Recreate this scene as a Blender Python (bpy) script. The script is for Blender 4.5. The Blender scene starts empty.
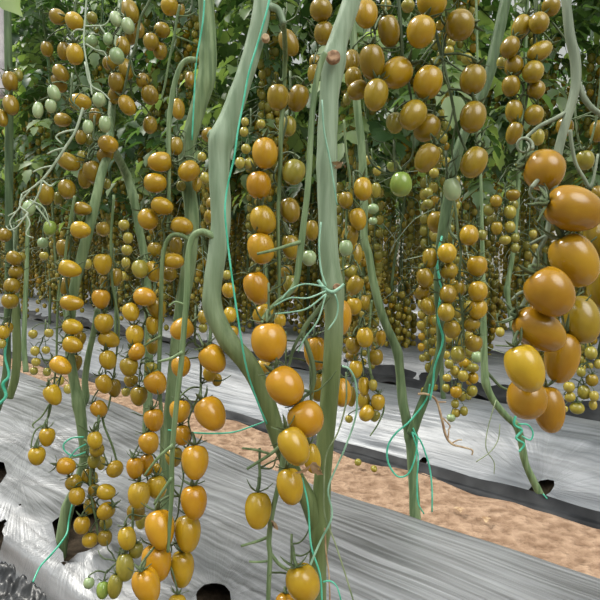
import bpy, math, random
import numpy as np
from mathutils import Vector, Matrix, Euler, Quaternion, noise

random.seed(7); rng = np.random.default_rng(7)
SC = bpy.context.scene
COL = SC.collection
PI = math.pi

# ------------------------------------------------------------------ camera, world, sun, exposure
F = 602.0                                    # focal length in pixels of the 600 px frame
HORIZON = 243.0
PITCH = math.atan((300 - HORIZON) / F)
CAM_H = 0.58
cam_d = bpy.data.cameras.new('camera'); cam = bpy.data.objects.new('camera', cam_d); COL.objects.link(cam)
cam_d.sensor_width = 36; cam_d.lens = 36 * F / 600; cam_d.clip_start = 0.02; cam_d.clip_end = 200
cam.location = (0, 0, CAM_H); cam.rotation_euler = (PI / 2 - PITCH, 0, 0)
SC.camera = cam
CAM_R = Euler((PI / 2 - PITCH, 0, 0)).to_matrix()

W = bpy.data.worlds.new('greenhouse_sky'); SC.world = W; W.use_nodes = True
nt = W.node_tree; nt.nodes.clear()
wo = nt.nodes.new('ShaderNodeOutputWorld'); bg = nt.nodes.new('ShaderNodeBackground')
tc = nt.nodes.new('ShaderNodeTexCoord'); sx = nt.nodes.new('ShaderNodeSeparateXYZ'); rp = nt.nodes.new('ShaderNodeValToRGB')
nt.links.new(tc.outputs['Generated'], sx.inputs[0]); nt.links.new(sx.outputs['Z'], rp.inputs[0])
nt.links.new(rp.outputs[0], bg.inputs[0])
total = bg.outputs[0]
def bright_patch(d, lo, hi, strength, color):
    """an invented soft bright spot added to the sky dome for highlights on the fruit"""
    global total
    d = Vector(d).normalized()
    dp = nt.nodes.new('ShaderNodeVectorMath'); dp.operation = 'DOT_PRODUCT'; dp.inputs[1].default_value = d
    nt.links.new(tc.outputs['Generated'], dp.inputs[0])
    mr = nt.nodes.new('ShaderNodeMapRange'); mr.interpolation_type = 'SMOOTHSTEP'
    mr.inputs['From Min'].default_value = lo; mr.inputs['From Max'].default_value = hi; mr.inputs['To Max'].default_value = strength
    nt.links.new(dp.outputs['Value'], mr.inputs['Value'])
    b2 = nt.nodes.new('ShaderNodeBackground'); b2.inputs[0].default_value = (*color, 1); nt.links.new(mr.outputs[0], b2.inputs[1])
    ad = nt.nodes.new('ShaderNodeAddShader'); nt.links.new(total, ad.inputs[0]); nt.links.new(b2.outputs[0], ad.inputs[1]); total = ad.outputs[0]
bright_patch((0.45, -0.55, 0.75), 0.88, 0.985, 7.0, (1, .98, .94))  # added glow above and behind the camera, for fruit highlights and front fill
bright_patch((-0.55, -0.25, 0.75), 0.93, 0.99, 4.0, (.96, 1, 1))
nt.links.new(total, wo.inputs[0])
rp.color_ramp.elements[0].position = 0.0; rp.color_ramp.elements[0].color = (0.31, 0.34, 0.30, 1)
rp.color_ramp.elements[1].position = 0.9; rp.color_ramp.elements[1].color = (1.0, 1.0, 1.0, 1)
bg.inputs[1].default_value = 1.0

sun_d = bpy.data.lights.new('sun', 'SUN'); sun = bpy.data.objects.new('sun', sun_d); COL.objects.link(sun)
sun_d.energy = 3.6; sun_d.angle = math.radians(14); sun_d.color = (1.0, 0.96, 0.88)
sun.rotation_euler = Vector((0.50, -0.30, -0.81)).to_track_quat('-Z', 'Y').to_euler()

SC.view_settings.view_transform = 'Standard'; SC.view_settings.look = 'None'
SC.view_settings.gamma = 1.0; SC.view_settings.use_curve_mapping = False
SC.view_settings.exposure = 0.0

# ------------------------------------------------------------------ geometry of the place
U = Vector((-0.751, 0.660, 0)); N = Vector((0.660, 0.751, 0))       # along the crop rows / across them
def ray(x, y): return CAM_R @ Vector(((x - 300) / F, (300 - y) / F, -1.0))
def P(x, y, z): return Vector((0, 0, CAM_H)) + ray(x, y) * z
def row(D, t, h): return N * D + U * t + Vector((0, 0, h))
def DT(p): return p.x * N.x + p.y * N.y, p.x * U.x + p.y * U.y
RIGHT = CAM_R @ Vector((1, 0, 0)); UP = CAM_R @ Vector((0, 1, 0)); BACK = CAM_R @ Vector((0, 0, 1))

# ------------------------------------------------------------------ materials
def mat(name, color, rough=0.5, spec=0.5, **k):
    m = bpy.data.materials.new(name); m.use_nodes = True
    b = m.node_tree.nodes['Principled BSDF']
    b.inputs['Base Color'].default_value = (*color, 1); b.inputs['Roughness'].default_value = rough
    b.inputs['Specular IOR Level'].default_value = spec
    for a, v in k.items(): b.inputs[a.replace('_', ' ')].default_value = v
    return m
def nd(m, t, **k):
    n = m.node_tree.nodes.new(t)
    for a, v in k.items(): setattr(n, a, v)
    return n
def ln(m, a, b): m.node_tree.links.new(a, b)
def bsdf(m): return m.node_tree.nodes['Principled BSDF']
def mottled(m, c1, c2, scale, detail=4, stretch=None, bump=0.0, coord='Object', dist=0.01, lo=.35, hi=.65):
    t = nd(m, 'ShaderNodeTexCoord'); mp = nd(m, 'ShaderNodeMapping'); n = nd(m, 'ShaderNodeTexNoise'); r = nd(m, 'ShaderNodeValToRGB')
    if stretch: mp.inputs['Scale'].default_value = stretch
    n.inputs['Scale'].default_value = scale; n.inputs['Detail'].default_value = detail
    ln(m, t.outputs[coord], mp.inputs[0]); ln(m, mp.outputs[0], n.inputs['Vector']); ln(m, n.outputs['Fac'], r.inputs[0])
    r.color_ramp.elements[0].position = lo; r.color_ramp.elements[0].color = (*c1, 1)
    r.color_ramp.elements[1].position = hi; r.color_ramp.elements[1].color = (*c2, 1)
    ln(m, r.outputs[0], bsdf(m).inputs['Base Color'])
    if bump:
        bp = nd(m, 'ShaderNodeBump'); bp.inputs['Strength'].default_value = bump; bp.inputs['Distance'].default_value = dist
        ln(m, n.outputs['Fac'], bp.inputs['Height']); ln(m, bp.outputs[0], bsdf(m).inputs['Normal'])
    return m

def fruit_mat(name, c1, c2, cs):
    """flesh with mottling, a shoulder tint towards the stalk end and a little variety from fruit to fruit"""
    m = mat(name, c1, 0.20, 0.5)
    b = bsdf(m)
    t = nd(m, 'ShaderNodeTexCoord'); n = nd(m, 'ShaderNodeTexNoise'); n.inputs['Scale'].default_value = 2.2; n.inputs['Detail'].default_value = 3
    oi = nd(m, 'ShaderNodeObjectInfo')
    ad = nd(m, 'ShaderNodeMath', operation='ADD'); mu = nd(m, 'ShaderNodeMath', operation='MULTIPLY_ADD')
    ln(m, t.outputs['Object'], n.inputs['Vector'])
    mu.inputs[1].default_value = 0.5; mu.inputs[2].default_value = -0.25
    ln(m, oi.outputs['Random'], mu.inputs[0]); ln(m, n.outputs['Fac'], ad.inputs[0]); ln(m, mu.outputs[0], ad.inputs[1])
    r = nd(m, 'ShaderNodeValToRGB'); r.color_ramp.elements[0].position = 0.25; r.color_ramp.elements[0].color = (*c1, 1)
    r.color_ramp.elements[1].position = 0.8; r.color_ramp.elements[1].color = (*c2, 1)
    ln(m, ad.outputs[0], r.inputs[0])
    s = nd(m, 'ShaderNodeSeparateXYZ'); ln(m, t.outputs['Object'], s.inputs[0])
    mr = nd(m, 'ShaderNodeMapRange'); mr.inputs['From Min'].default_value = 0.1; mr.inputs['From Max'].default_value = 0.5; mr.inputs['To Max'].default_value = 0.55
    ln(m, s.outputs['Z'], mr.inputs['Value'])
    mx = nd(m, 'ShaderNodeMix', data_type='RGBA'); mx.inputs[7].default_value = (*cs, 1)
    ln(m, mr.outputs[0], mx.inputs[0]); ln(m, r.outputs[0], mx.inputs[6]); ln(m, mx.outputs[2], b.inputs['Base Color'])
    b.inputs['Subsurface Weight'].default_value = 0.05; b.inputs['Subsurface Radius'].default_value = (0.01, 0.005, 0.001); b.inputs['Subsurface Scale'].default_value = 0.5
    return m
FM = {
    'o': fruit_mat('orange_gold_skin', (0.38, 0.185, 0.006), (0.45, 0.255, 0.013), (0.33, 0.155, 0.006)),
    'g': fruit_mat('golden_skin', (0.33, 0.195, 0.007), (0.42, 0.28, 0.015), (0.27, 0.18, 0.013)),
    'a': fruit_mat('amber_skin', (0.195, 0.124, 0.006), (0.285, 0.2, 0.013), (0.16, 0.118, 0.014)),
    'v': fruit_mat('olive_skin', (0.2, 0.17, 0.018), (0.31, 0.265, 0.038), (0.16, 0.165, 0.03)),
    'm': fruit_mat('deep_gold_skin', (0.27, 0.135, 0.005), (0.35, 0.20, 0.010), (0.24, 0.115, 0.005)),
    'w': fruit_mat('dull_gold_skin', (0.3, 0.215, 0.022), (0.42, 0.34, 0.055), (0.24, 0.225, 0.04)),
    'G': fruit_mat('green_skin', (0.18, 0.26, 0.045), (0.30, 0.34, 0.07), (0.14, 0.23, 0.05)),
    'p': fruit_mat('pale_green_skin', (0.24, 0.33, 0.16), (0.34, 0.42, 0.23), (0.20, 0.30, 0.14)),
}
def fuzzy(name, c1, c2):
    m = mottled(mat(name, c1, 0.55, 0.3), c1, c2, 150, 6, (1, 1, 0.07), 0.5, dist=0.004)
    b = bsdf(m); b.inputs['Sheen Weight'].default_value = 0.05; b.inputs['Sheen Roughness'].default_value = 0.5
    b.inputs['Sheen Tint'].default_value = (0.85, 1.0, 0.85, 1)
    return m
M_PALE = fuzzy('pale_stem', (0.15, 0.215, 0.13), (0.245, 0.32, 0.22))
# the old wood near the ground is browner and greener than the frosted stem above
def older_below(m, z0, z1, tint):
    b = bsdf(m); src = b.inputs['Base Color'].links[0].from_socket
    gm = nd(m, 'ShaderNodeNewGeometry'); sp = nd(m, 'ShaderNodeSeparateXYZ'); mr = nd(m, 'ShaderNodeMapRange'); mx = nd(m, 'ShaderNodeMix', data_type='RGBA', blend_type='MULTIPLY')
    ln(m, gm.outputs['Position'], sp.inputs[0]); ln(m, sp.outputs['Z'], mr.inputs['Value'])
    mr.inputs['From Min'].default_value = z0; mr.inputs['From Max'].default_value = z1; mr.inputs['To Min'].default_value = 1; mr.inputs['To Max'].default_value = 0
    mx.inputs[7].default_value = (*tint, 1); ln(m, mr.outputs[0], mx.inputs[0]); ln(m, src, mx.inputs[6]); ln(m, mx.outputs[2], b.inputs['Base Color'])
older_below(M_PALE, 0.47, 0.585, (0.55, 0.55, 0.30))
M_STEM = fuzzy('green_stem', (0.085, 0.14, 0.058), (0.185, 0.255, 0.125))
M_DSTEM = fuzzy('deep_green_stem', (0.038, 0.07, 0.028), (0.095, 0.15, 0.065))
M_STALK = fuzzy('truss_stalk', (0.075, 0.12, 0.045), (0.155, 0.215, 0.095))
M_DARK = fuzzy('dark_stalk', (0.045, 0.07, 0.028), (0.10, 0.14, 0.06))
M_GREY = fuzzy('grey_furry_stalk', (0.13, 0.165, 0.11), (0.23, 0.27, 0.19))
M_FROST = fuzzy('frosted_stalk', (0.24, 0.31, 0.20), (0.40, 0.47, 0.36))
M_CALYX = fuzzy('calyx_green', (0.055, 0.085, 0.032), (0.125, 0.17, 0.07))
M_SCAR = mottled(mat('scar', (0.2, 0.1, 0.05), 0.8), (0.13, 0.065, 0.03), (0.34, 0.21, 0.12), 220, 3)
M_DRY = mottled(mat('dry', (0.3, 0.2, 0.1), 0.8), (0.24, 0.14, 0.07), (0.48, 0.36, 0.22), 90, 3)
M_TWINE = mottled(mat('teal_twine', (0.02, 0.30, 0.19), 0.4), (0.03, 0.33, 0.20), (0.10, 0.50, 0.34), 60, 2)
M_TWINE2 = mottled(mat('pale_twine', (0.3, 0.5, 0.35), 0.45), (0.14, 0.30, 0.20), (0.28, 0.48, 0.35), 60, 2)
M_TWINE3 = mottled(mat('dull_twine', (0.16, 0.2, 0.1), 0.6), (0.12, 0.17, 0.08), (0.25, 0.30, 0.17), 60, 2)
M_POST = mottled(mat('post', (0.5, 0.48, 0.5), 0.8), (0.42, 0.40, 0.43), (0.60, 0.58, 0.60), 60, 5)

def leaf_mat(name, c1, c2, tr):
    m = mottled(mat(name, c1, 0.45, 0.4), c1, c2, 5, 3)
    b = bsdf(m); out = m.node_tree.nodes['Material Output']
    t = nd(m, 'ShaderNodeBsdfTranslucent'); t.inputs[0].default_value = (*tr, 1)
    mx = nd(m, 'ShaderNodeMixShader'); mx.inputs[0].default_value = 0.42
    ln(m, b.outputs[0], mx.inputs[1]); ln(m, t.outputs[0], mx.inputs[2]); ln(m, mx.outputs[0], out.inputs[0])
    return m
M_LEAF = [leaf_mat('leaf_mid', (0.05, 0.095, 0.04), (0.11, 0.175, 0.08), (0.16, 0.30, 0.06)),
          leaf_mat('leaf_dark', (0.022, 0.06, 0.025), (0.06, 0.12, 0.05), (0.09, 0.20, 0.03)),
          leaf_mat('leaf_fresh', (0.10, 0.16, 0.075), (0.22, 0.30, 0.16), (0.50, 0.72, 0.14))]

def film_mat(name, c1, c2, rough, stars=()):
    m = mat(name, c1, rough, 0.8)
    b = bsdf(m)
    t = nd(m, 'ShaderNodeTexCoord'); uv = t.outputs['UV']
    # long streaks along the row, wandering a little
    mp = nd(m, 'ShaderNodeMapping'); mp.inputs['Scale'].default_value = (2.2, 75, 1); ln(m, uv, mp.inputs[0])
    n1 = nd(m, 'ShaderNodeTexNoise'); n1.inputs['Scale'].default_value = 1.6; n1.inputs['Detail'].default_value = 7; n1.inputs['Distortion'].default_value = 0.3
    ln(m, mp.outputs[0], n1.inputs['Vector'])
    n2 = nd(m, 'ShaderNodeTexNoise'); n2.inputs['Scale'].default_value = 5; n2.inputs['Detail'].default_value = 4; ln(m, uv, n2.inputs['Vector'])
    ad = nd(m, 'ShaderNodeMath', operation='MULTIPLY_ADD'); ad.inputs[1].default_value = 0.6; ln(m, n1.outputs['Fac'], ad.inputs[0])
    m2 = nd(m, 'ShaderNodeMath', operation='MULTIPLY'); m2.inputs[1].default_value = 0.4; ln(m, n2.outputs['Fac'], m2.inputs[0]); ln(m, m2.outputs[0], ad.inputs[2])
    r = nd(m, 'ShaderNodeValToRGB'); r.color_ramp.elements[0].position = 0.36; r.color_ramp.elements[0].color = (*c1, 1)
    r.color_ramp.elements[1].position = 0.66; r.color_ramp.elements[1].color = (*c2, 1)
    ln(m, ad.outputs[0], r.inputs[0]); ln(m, r.outputs[0], b.inputs['Base Color'])
    bp = nd(m, 'ShaderNodeBump'); bp.inputs['Strength'].default_value = 0.5; bp.inputs['Distance'].default_value = 0.007
    hgt = n1.outputs['Fac']
    for (st, sd, reach) in stars:
        sb = nd(m, 'ShaderNodeVectorMath', operation='SUBTRACT'); sb.inputs[1].default_value = (st, sd, 0); ln(m, uv, sb.inputs[0])
        le = nd(m, 'ShaderNodeVectorMath', operation='LENGTH'); ln(m, sb.outputs[0], le.inputs[0])
        sp = nd(m, 'ShaderNodeSeparateXYZ'); ln(m, sb.outputs[0], sp.inputs[0])
        at = nd(m, 'ShaderNodeMath', operation='ARCTAN2'); ln(m, sp.outputs['Y'], at.inputs[0]); ln(m, sp.outputs['X'], at.inputs[1])
        cb = nd(m, 'ShaderNodeCombineXYZ'); ln(m, at.outputs[0], cb.inputs[0]); ln(m, le.outputs['Value'], cb.inputs[1])
        mp3 = nd(m, 'ShaderNodeMapping'); mp3.inputs['Scale'].default_value = (13, 3.5, 1); mp3.inputs['Location'].default_value = (st * 7, sd * 3, 0); ln(m, cb.outputs[0], mp3.inputs[0])
        n3 = nd(m, 'ShaderNodeTexNoise'); n3.inputs['Scale'].default_value = 1.0; n3.inputs['Detail'].default_value = 5; n3.inputs['Roughness'].default_value = .65; ln(m, mp3.outputs[0], n3.inputs['Vector'])
        w = nd(m, 'ShaderNodeMapRange', interpolation_type='SMOOTHSTEP'); w.inputs['From Min'].default_value = 0; w.inputs['From Max'].default_value = reach; w.inputs['To Min'].default_value = 1; w.inputs['To Max'].default_value = 0
        ln(m, le.outputs['Value'], w.inputs['Value'])
        mx = nd(m, 'ShaderNodeMix', data_type='FLOAT'); ln(m, w.outputs[0], mx.inputs[0]); ln(m, hgt, mx.inputs[2]); ln(m, n3.outputs['Fac'], mx.inputs[3]); hgt = mx.outputs[0]
    ln(m, hgt, bp.inputs['Height']); ln(m, bp.outputs[0], b.inputs['Normal'])
    b.inputs['Metallic'].default_value = 0.1; b.inputs['Specular IOR Level'].default_value = 0.6
    return m
M_BLACK = mottled(mat('black_film', (0.012, 0.013, 0.015), 0.6, 0.2), (0.008, 0.009, 0.011), (0.03, 0.032, 0.035), 14, 4)
M_CRUMP = mottled(mat('crumpled_black_film', (0.012, 0.013, 0.015), 0.38, 0.35), (0.006, 0.007, 0.008), (0.025, 0.027, 0.030), 30, 6, None, .4, dist=.006)
M_SOIL = mottled(mat('path_soil', (0.4, 0.3, 0.2), 0.95, 0.1), (0.20, 0.125, 0.08), (0.39, 0.27, 0.185), 34, 10, None, 1.0, dist=0.03)
M_BEDSOIL = mottled(mat('bed_soil', (0.06, 0.045, 0.03), 0.95, 0.1), (0.012, 0.010, 0.008), (0.10, 0.075, 0.05), 24, 8, None, 1.0, dist=0.02)

# ------------------------------------------------------------------ mesh helpers
class MB:
    def __init__(s): s.v, s.f, s.m = [], [], []
    def add(s, verts, faces, mi=0):
        o = len(s.v); s.v.extend(verts)
        for f in faces: s.f.append(tuple(i + o for i in f)); s.m.append(mi)
    def build(s, name, mats, parent=None, smooth=True):
        me = bpy.data.meshes.new(name)
        off = parent.location if parent is not None else Vector((0, 0, 0))
        q = parent
        off = Vector((0, 0, 0))
        while q is not None: off = off + Vector(q.location); q = q.parent
        me.from_pydata([(p[0] - off.x, p[1] - off.y, p[2] - off.z) for p in s.v], [], s.f)
        for m in (mats if isinstance(mats, (list, tuple)) else [mats]): me.materials.append(m)
        if smooth: me.polygons.foreach_set('use_smooth', [True] * len(me.polygons))
        if any(s.m): me.polygons.foreach_set('material_index', s.m)
        me.update()
        o = bpy.data.objects.new(name, me); COL.objects.link(o)
        if parent is not None: o.parent = parent
        return o

def tag(o, label=None, cat=None, group=None, kind=None):
    if label: o['label'] = label
    if cat: o['category'] = cat
    if group: o['group'] = group
    if kind: o['kind'] = kind
    return o
def empty(name, loc):
    o = bpy.data.objects.new(name, None); COL.objects.link(o); o.location = loc; o.empty_display_size = 0.05
    return o

def smooth_path(pts, rad, n=6):
    """Catmull-Rom through world points, radii interpolated"""
    pts = [Vector(p) for p in pts]
    if len(pts) == 2: n = max(n, 2)
    E = [pts[0] * 2 - pts[1]] + pts + [pts[-1] * 2 - pts[-2]]
    out, rr = [], []
    for i in range(len(pts) - 1):
        p0, p1, p2, p3 = E[i:i + 4]
        for k in range(n):
            t = k / n
            out.append(0.5 * (2 * p1 + (p2 - p0) * t + (2 * p0 - 5 * p1 + 4 * p2 - p3) * t * t + (3 * p1 - p0 - 3 * p2 + p3) * t ** 3))
            rr.append(rad[i] + (rad[i + 1] - rad[i]) * t)
    out.append(pts[-1]); rr.append(rad[-1])
    return out, rr
def tube(mb, pts, rad, sides=8, mi=0, wob=0.0, n=6, raw=False):
    if not isinstance(rad, (list, tuple)): rad = [rad] * len(pts)
    c, r = (pts, rad) if raw else smooth_path(pts, rad, n)
    L = len(c); verts = []; faces = []
    t = (c[1] - c[0]).normalized()
    a = t.orthogonal().normalized()
    for i in range(L):
        t2 = (c[min(i + 1, L - 1)] - c[max(i - 1, 0)])
        t2 = t2.normalized() if t2.length > 1e-9 else t
        a = (t.rotation_difference(t2) @ a); a = (a - t2 * a.dot(t2)).normalized(); t = t2
        b = t.cross(a)
        for k in range(sides):
            an = 2 * PI * k / sides
            rr = r[i] * (1 + wob * noise.noise(Vector((c[i].x * 60, c[i].z * 60, k * 1.7))))
            verts.append(c[i] + a * math.cos(an) * rr + b * math.sin(an) * rr)
    for i in range(L - 1):
        for k in range(sides):
            k2 = (k + 1) % sides
            faces.append((i * sides + k, i * sides + k2, (i + 1) * sides + k2, (i + 1) * sides + k))
    faces.append(tuple(range(sides - 1, -1, -1))); faces.append(tuple((L - 1) * sides + k for k in range(sides)))
    mb.add(verts, faces, mi)
    return c, r

# ------------------------------------------------------------------ ground and beds
PROF = {
    'near': [(.335, .03), (.345, .085), (.36, .135), (.40, .158), (.48, .168), (.60, .165), (.74, .158), (.81, .146), (.845, .11), (.87, .05), (.885, -.006)],
    'far': [(0.0, -.006), (.035, .03), (.09, .085), (.15, .12), (.24, .132), (.34, .12), (.43, .06), (.48, -.006)],
}
def prof_h(pr, D):
    if D <= pr[0][0] or D >= pr[-1][0]: return None
    for (a, ha), (b, hb) in zip(pr, pr[1:]):
        if a <= D <= b: return ha + (hb - ha) * (D - a) / (b - a)
BEDS = [(0.0, 'near'), (1.31, 'far'), (2.05, 'far'), (2.87, 'far'), (3.69, 'far'), (4.51, 'far'), (5.33, 'far')]
def hit(x, y, bed):
    """where the view ray through a pixel meets the top of a bed: world point, D, t"""
    o, k = BEDS[bed]; d = ray(x, y)
    for i in range(200, 6000):
        p = Vector((0, 0, CAM_H)) + d * (i * 0.001)
        D, t = DT(p); h = prof_h(PROF[k], D - o)
        if h is not None and p.z <= h: return p, D, t
    return None, 0, 0

g = MB()
nx, ny = 140, 120
vv = []
for j in range(ny + 1):
    for i in range(nx + 1):
        t = -1.5 + 16 * (i / nx) ** 1.5; D = -0.6 + 9.6 * (j / ny) ** 1.6
        h = 0.012 * noise.fractal(Vector((t * 6, D * 6, 0)), 1.0, 2.0, 4)
        vv.append(row(D, t, h))
g.add(vv, [(j * (nx + 1) + i, j * (nx + 1) + i + 1, (j + 1) * (nx + 1) + i + 1, (j + 1) * (nx + 1) + i) for j in range(ny) for i in range(nx)])
ground = tag(g.build('ground', M_SOIL), 'dry tan soil of the path between the film covered beds', 'ground', kind='structure')

HOLES = {0: [[(52, 524), (62, 517), (72, 509), (84, 505), (100, 510), (110, 526), (107, 542), (88, 553), (66, 558), (57, 548)],
             [(196, 595), (204, 587), (214, 585), (224, 587), (230, 594), (232, 612), (198, 612)],
             [(-14, 460), (4, 464), (7, 475), (0, 486), (-14, 490)],
             [(-14, 527), (1, 530), (4, 538), (2, 552), (-14, 562)],
             [(61, 565), (64, 563), (67, 565), (64, 568)], [(1, 523), (4, 520), (7, 523), (4, 526)], [(18, 506), (20, 505), (22, 507), (20, 508)]],
         1: [[(524, 497), (530, 489), (540, 482), (552, 480), (556, 484), (551, 493), (541, 500), (528, 502)],
             [(416, 468), (420, 460), (426, 457), (428, 463), (424, 469)]]}
def inside(pt, poly):
    x, y = pt; c = False; j = len(poly) - 1
    for i in range(len(poly)):
        xi, yi = poly[i]; xj, yj = poly[j]
        if (yi > y) != (yj > y) and x < (xj - xi) * (y - yi) / (yj - yi) + xi: c = not c
        j = i
    return c
HT = {}
for b, hs in HOLES.items():
    HT[b] = []
    for h in hs:
        q = [hit(x, y, b) for x, y in h]
        q = [(t, D) for p, D, t in q if p is not None]
        if len(q) > 2: HT[b].append(q)
# wrinkle stars: (bed, t, D, reach, amplitude, number of creases)
STARS = []
def star(x, y, bed, reach, amp, k):
    p, D, t = hit(x, y, bed)
    if p is not None: STARS.append((bed, t, D, reach, amp, k))
star(80, 532, 0, 0.20, 0.0030, 17); star(214, 600, 0, 0.13, 0.0022, 13); star(20, 480, 0, 0.22, 0.0025, 15)
star(213, 443, 0, 0.30, 0.0035, 19); star(540, 490, 1, 0.30, 0.004, 15); star(300, 420, 1, .3, .004, 13); star(30, 440, 0, .2, .0025, 13)

M_FILM = film_mat('silver_mulch_film', (0.085, 0.088, 0.09), (0.33, 0.34, 0.355), 0.34, [(q[1], q[2], q[3] * 1.9) for q in STARS if q[0] == 0])
M_FILM2 = film_mat('pale_mulch_film', (0.10, 0.11, 0.12), (0.25, 0.265, 0.285), 0.40, [(q[1], q[2], q[3] * 1.8) for q in STARS if q[0] == 1])
def make_film(bed, t0, t1, dt, ns, label, m):
    o, k = BEDS[bed]; pr = PROF[k]
    # arc-length samples of the profile
    L = [0]
    for a, b in zip(pr, pr[1:]): L.append(L[-1] + math.dist(a, b))
    fl = MB(); nt_ = int((t1 - t0) / dt); uvs = []; vv = []; tD = []
    for i in range(nt_ + 1):
        t = t0 + (t1 - t0) * i / nt_
        for j in range(ns + 1):
            s = L[-1] * j / ns; q = 0
            while q < len(L) - 2 and s > L[q + 1]: q += 1
            f = (s - L[q]) / (L[q + 1] - L[q])
            D = pr[q][0] + (pr[q + 1][0] - pr[q][0]) * f + o; h = pr[q][1] + (pr[q + 1][1] - pr[q][1]) * f
            w = 0.009 * noise.noise(Vector((t * 2.4, D * 3.5, bed))) + 0.0025 * noise.noise(Vector((t * 7, D * 9, bed + 5)))
            if bed == 0:
                e1 = max(0, min(1, (t - .75) / .6)); e2 = max(0, min(1, (D - .5) / .25)); w += 0.030 * e1 * e1 * (3 - 2 * e1) * e2 * (1 if D < .83 else .5)
            w += 0.0014 * (1 - abs(noise.noise(Vector((t * 5 + D * 2, D * 46 + t * 3, bed)))) * 2.2)
            for (sb, st, sd, re, am, kk) in STARS:
                if sb != bed: continue
                dx, dy = t - st, D - sd; r = math.hypot(dx, dy)
                if 0.004 < r < re * 1.6:
                    a = math.atan2(dy, dx) + 0.4 * noise.noise(Vector((dx * 8, dy * 8, 3)))
                    w += am * (abs(math.sin(a * kk * 0.5 + st * 9)) - 0.5) * min(1, r / 0.035) * max(0, 1 - (r / (re * 1.6))) * 1.3
            edge = min(j, ns - j) / 4.0
            w *= min(1, edge + 0.25)
            D2 = D + (0.006 * noise.noise(Vector((t * 5, bed, 8))) if j > ns - 6 else 0) - (0.015 * noise.noise(Vector((t * 4, bed, 4))) if j < 6 else 0)
            vv.append(row(D2, t, h + w)); uvs.append((t, D)); tD.append((t, D))
    faces = []
    hp = HT.get(bed, [])
    bb = [(min(p[0] for p in q), max(p[0] for p in q), min(p[1] for p in q), max(p[1] for p in q)) for q in hp]
    W_ = ns + 1
    for i in range(nt_):
        for j in range(ns):
            a = i * W_ + j
            ct, cd = (tD[a][0] + tD[a + W_ + 1][0]) / 2, (tD[a][1] + tD[a + W_ + 1][1]) / 2
            if any(x0 <= ct <= x1 and y0 <= cd <= y1 and inside((ct, cd), q) for q, (x0, x1, y0, y1) in zip(hp, bb)): continue
            faces.append((a, a + W_, a + W_ + 1, a + 1))
    use = {}
    for f in faces:
        for a in f: use[a] = use.get(a, 0) + 1
    for q, (x0, x1, y0, y1) in zip(hp, bb):           # clean cut edge, lifted a little
        pad = max(dt, .008) * 1.6
        for a, n_ in use.items():
            t, D = tD[a]
            if n_ >= 4 or not (x0 - pad < t < x1 + pad and y0 - pad < D < y1 + pad) or a % W_ in (0, ns): continue
            best = None
            for (ax, ay), (bx, by) in zip(q, q[1:] + q[:1]):
                ll = (bx - ax) ** 2 + (by - ay) ** 2; u = max(0, min(1, ((t - ax) * (bx - ax) + (D - ay) * (by - ay)) / ll)) if ll else 0
                p_ = (ax + (bx - ax) * u, ay + (by - ay) * u); d_ = math.hypot(t - p_[0], D - p_[1])
                if best is None or d_ < best[0]: best = (d_, p_)
            if best[0] < pad:
                hz = prof_h(pr, best[1][1] - o); vv[a] = row(best[1][1], best[1][0], (hz if hz is not None else vv[a].z) + .003)
    fl.add(vv, faces)
    ob = fl.build('mulch_film', m)
    ul = ob.data.uv_layers.new(name='UVMap')
    idx = np.empty(len(ob.data.loops), dtype=np.int32); ob.data.loops.foreach_get('vertex_index', idx)
    ul.data.foreach_set('uv', np.array(uvs, dtype=np.float32)[idx].ravel())
    tag(ob, label, 'plastic film')
    if bed == 0:
        j0 = min(range(W_), key=lambda j: abs(tD[j][1] - .840)); hm = MB()
        tube(hm, [vv[i * W_ + j0] + Vector((0, 0, .0012)) + N * .001 for i in range(0, nt_ + 1, 4)], .0016, 5, n=1)
        hm.build('hem', M_BLACK, ob)['label'] = 'thin black hem line along the far edge'
    # folded black edge along the foot facing the camera
    fe = MB(); vv = []; nn = nt_ // 2
    d0 = pr[0][0] + o
    for i in range(nn + 1):
        t = t0 + (t1 - t0) * i / nn
        for j in range(7):
            D = d0 - (0.022 if bed < 2 else .06) + (0.028 if bed < 2 else .15) * j / 6 + 0.010 * noise.noise(Vector((t * 4, j * .3, bed)))
            h = (0.004 if bed < 2 else .030) + (0.012 if bed < 2 else .045) * abs(noise.noise(Vector((t * 6, j * 1.9, bed + 2)))) + (0.018 if j > 4 else 0) - (0.012 if j == 0 else 0)
            vv.append(row(D, t, h))
    fe.add(vv, [(i * 7 + j, (i + 1) * 7 + j, (i + 1) * 7 + j + 1, i * 7 + j + 1) for i in range(nn) for j in range(6)])
    e = fe.build('folded_edge', M_BLACK, ob); e['label'] = 'crumpled black film edge tucked along the foot of the bed'
    # soil under the film
    so = MB(); vv = []; nn = int((t1 - t0) / max(dt, .02)); q = [p for p in pr]
    for i in range(nn + 1):
        t = t0 + (t1 - t0) * i / nn
        for (D, h) in q:
            vv.append(row(D + o, t, h - 0.030 + 0.008 * noise.noise(Vector((t * 20, D * 25, bed)))))
    so.add(vv, [(i * len(q) + j, (i + 1) * len(q) + j, (i + 1) * len(q) + j + 1, i * len(q) + j + 1) for i in range(nn) for j in range(len(q) - 1)])
    tag(so.build('bed_ground', M_BEDSOIL), 'dark soil of the bed under the film', 'ground', kind='structure')
    return ob

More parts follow.
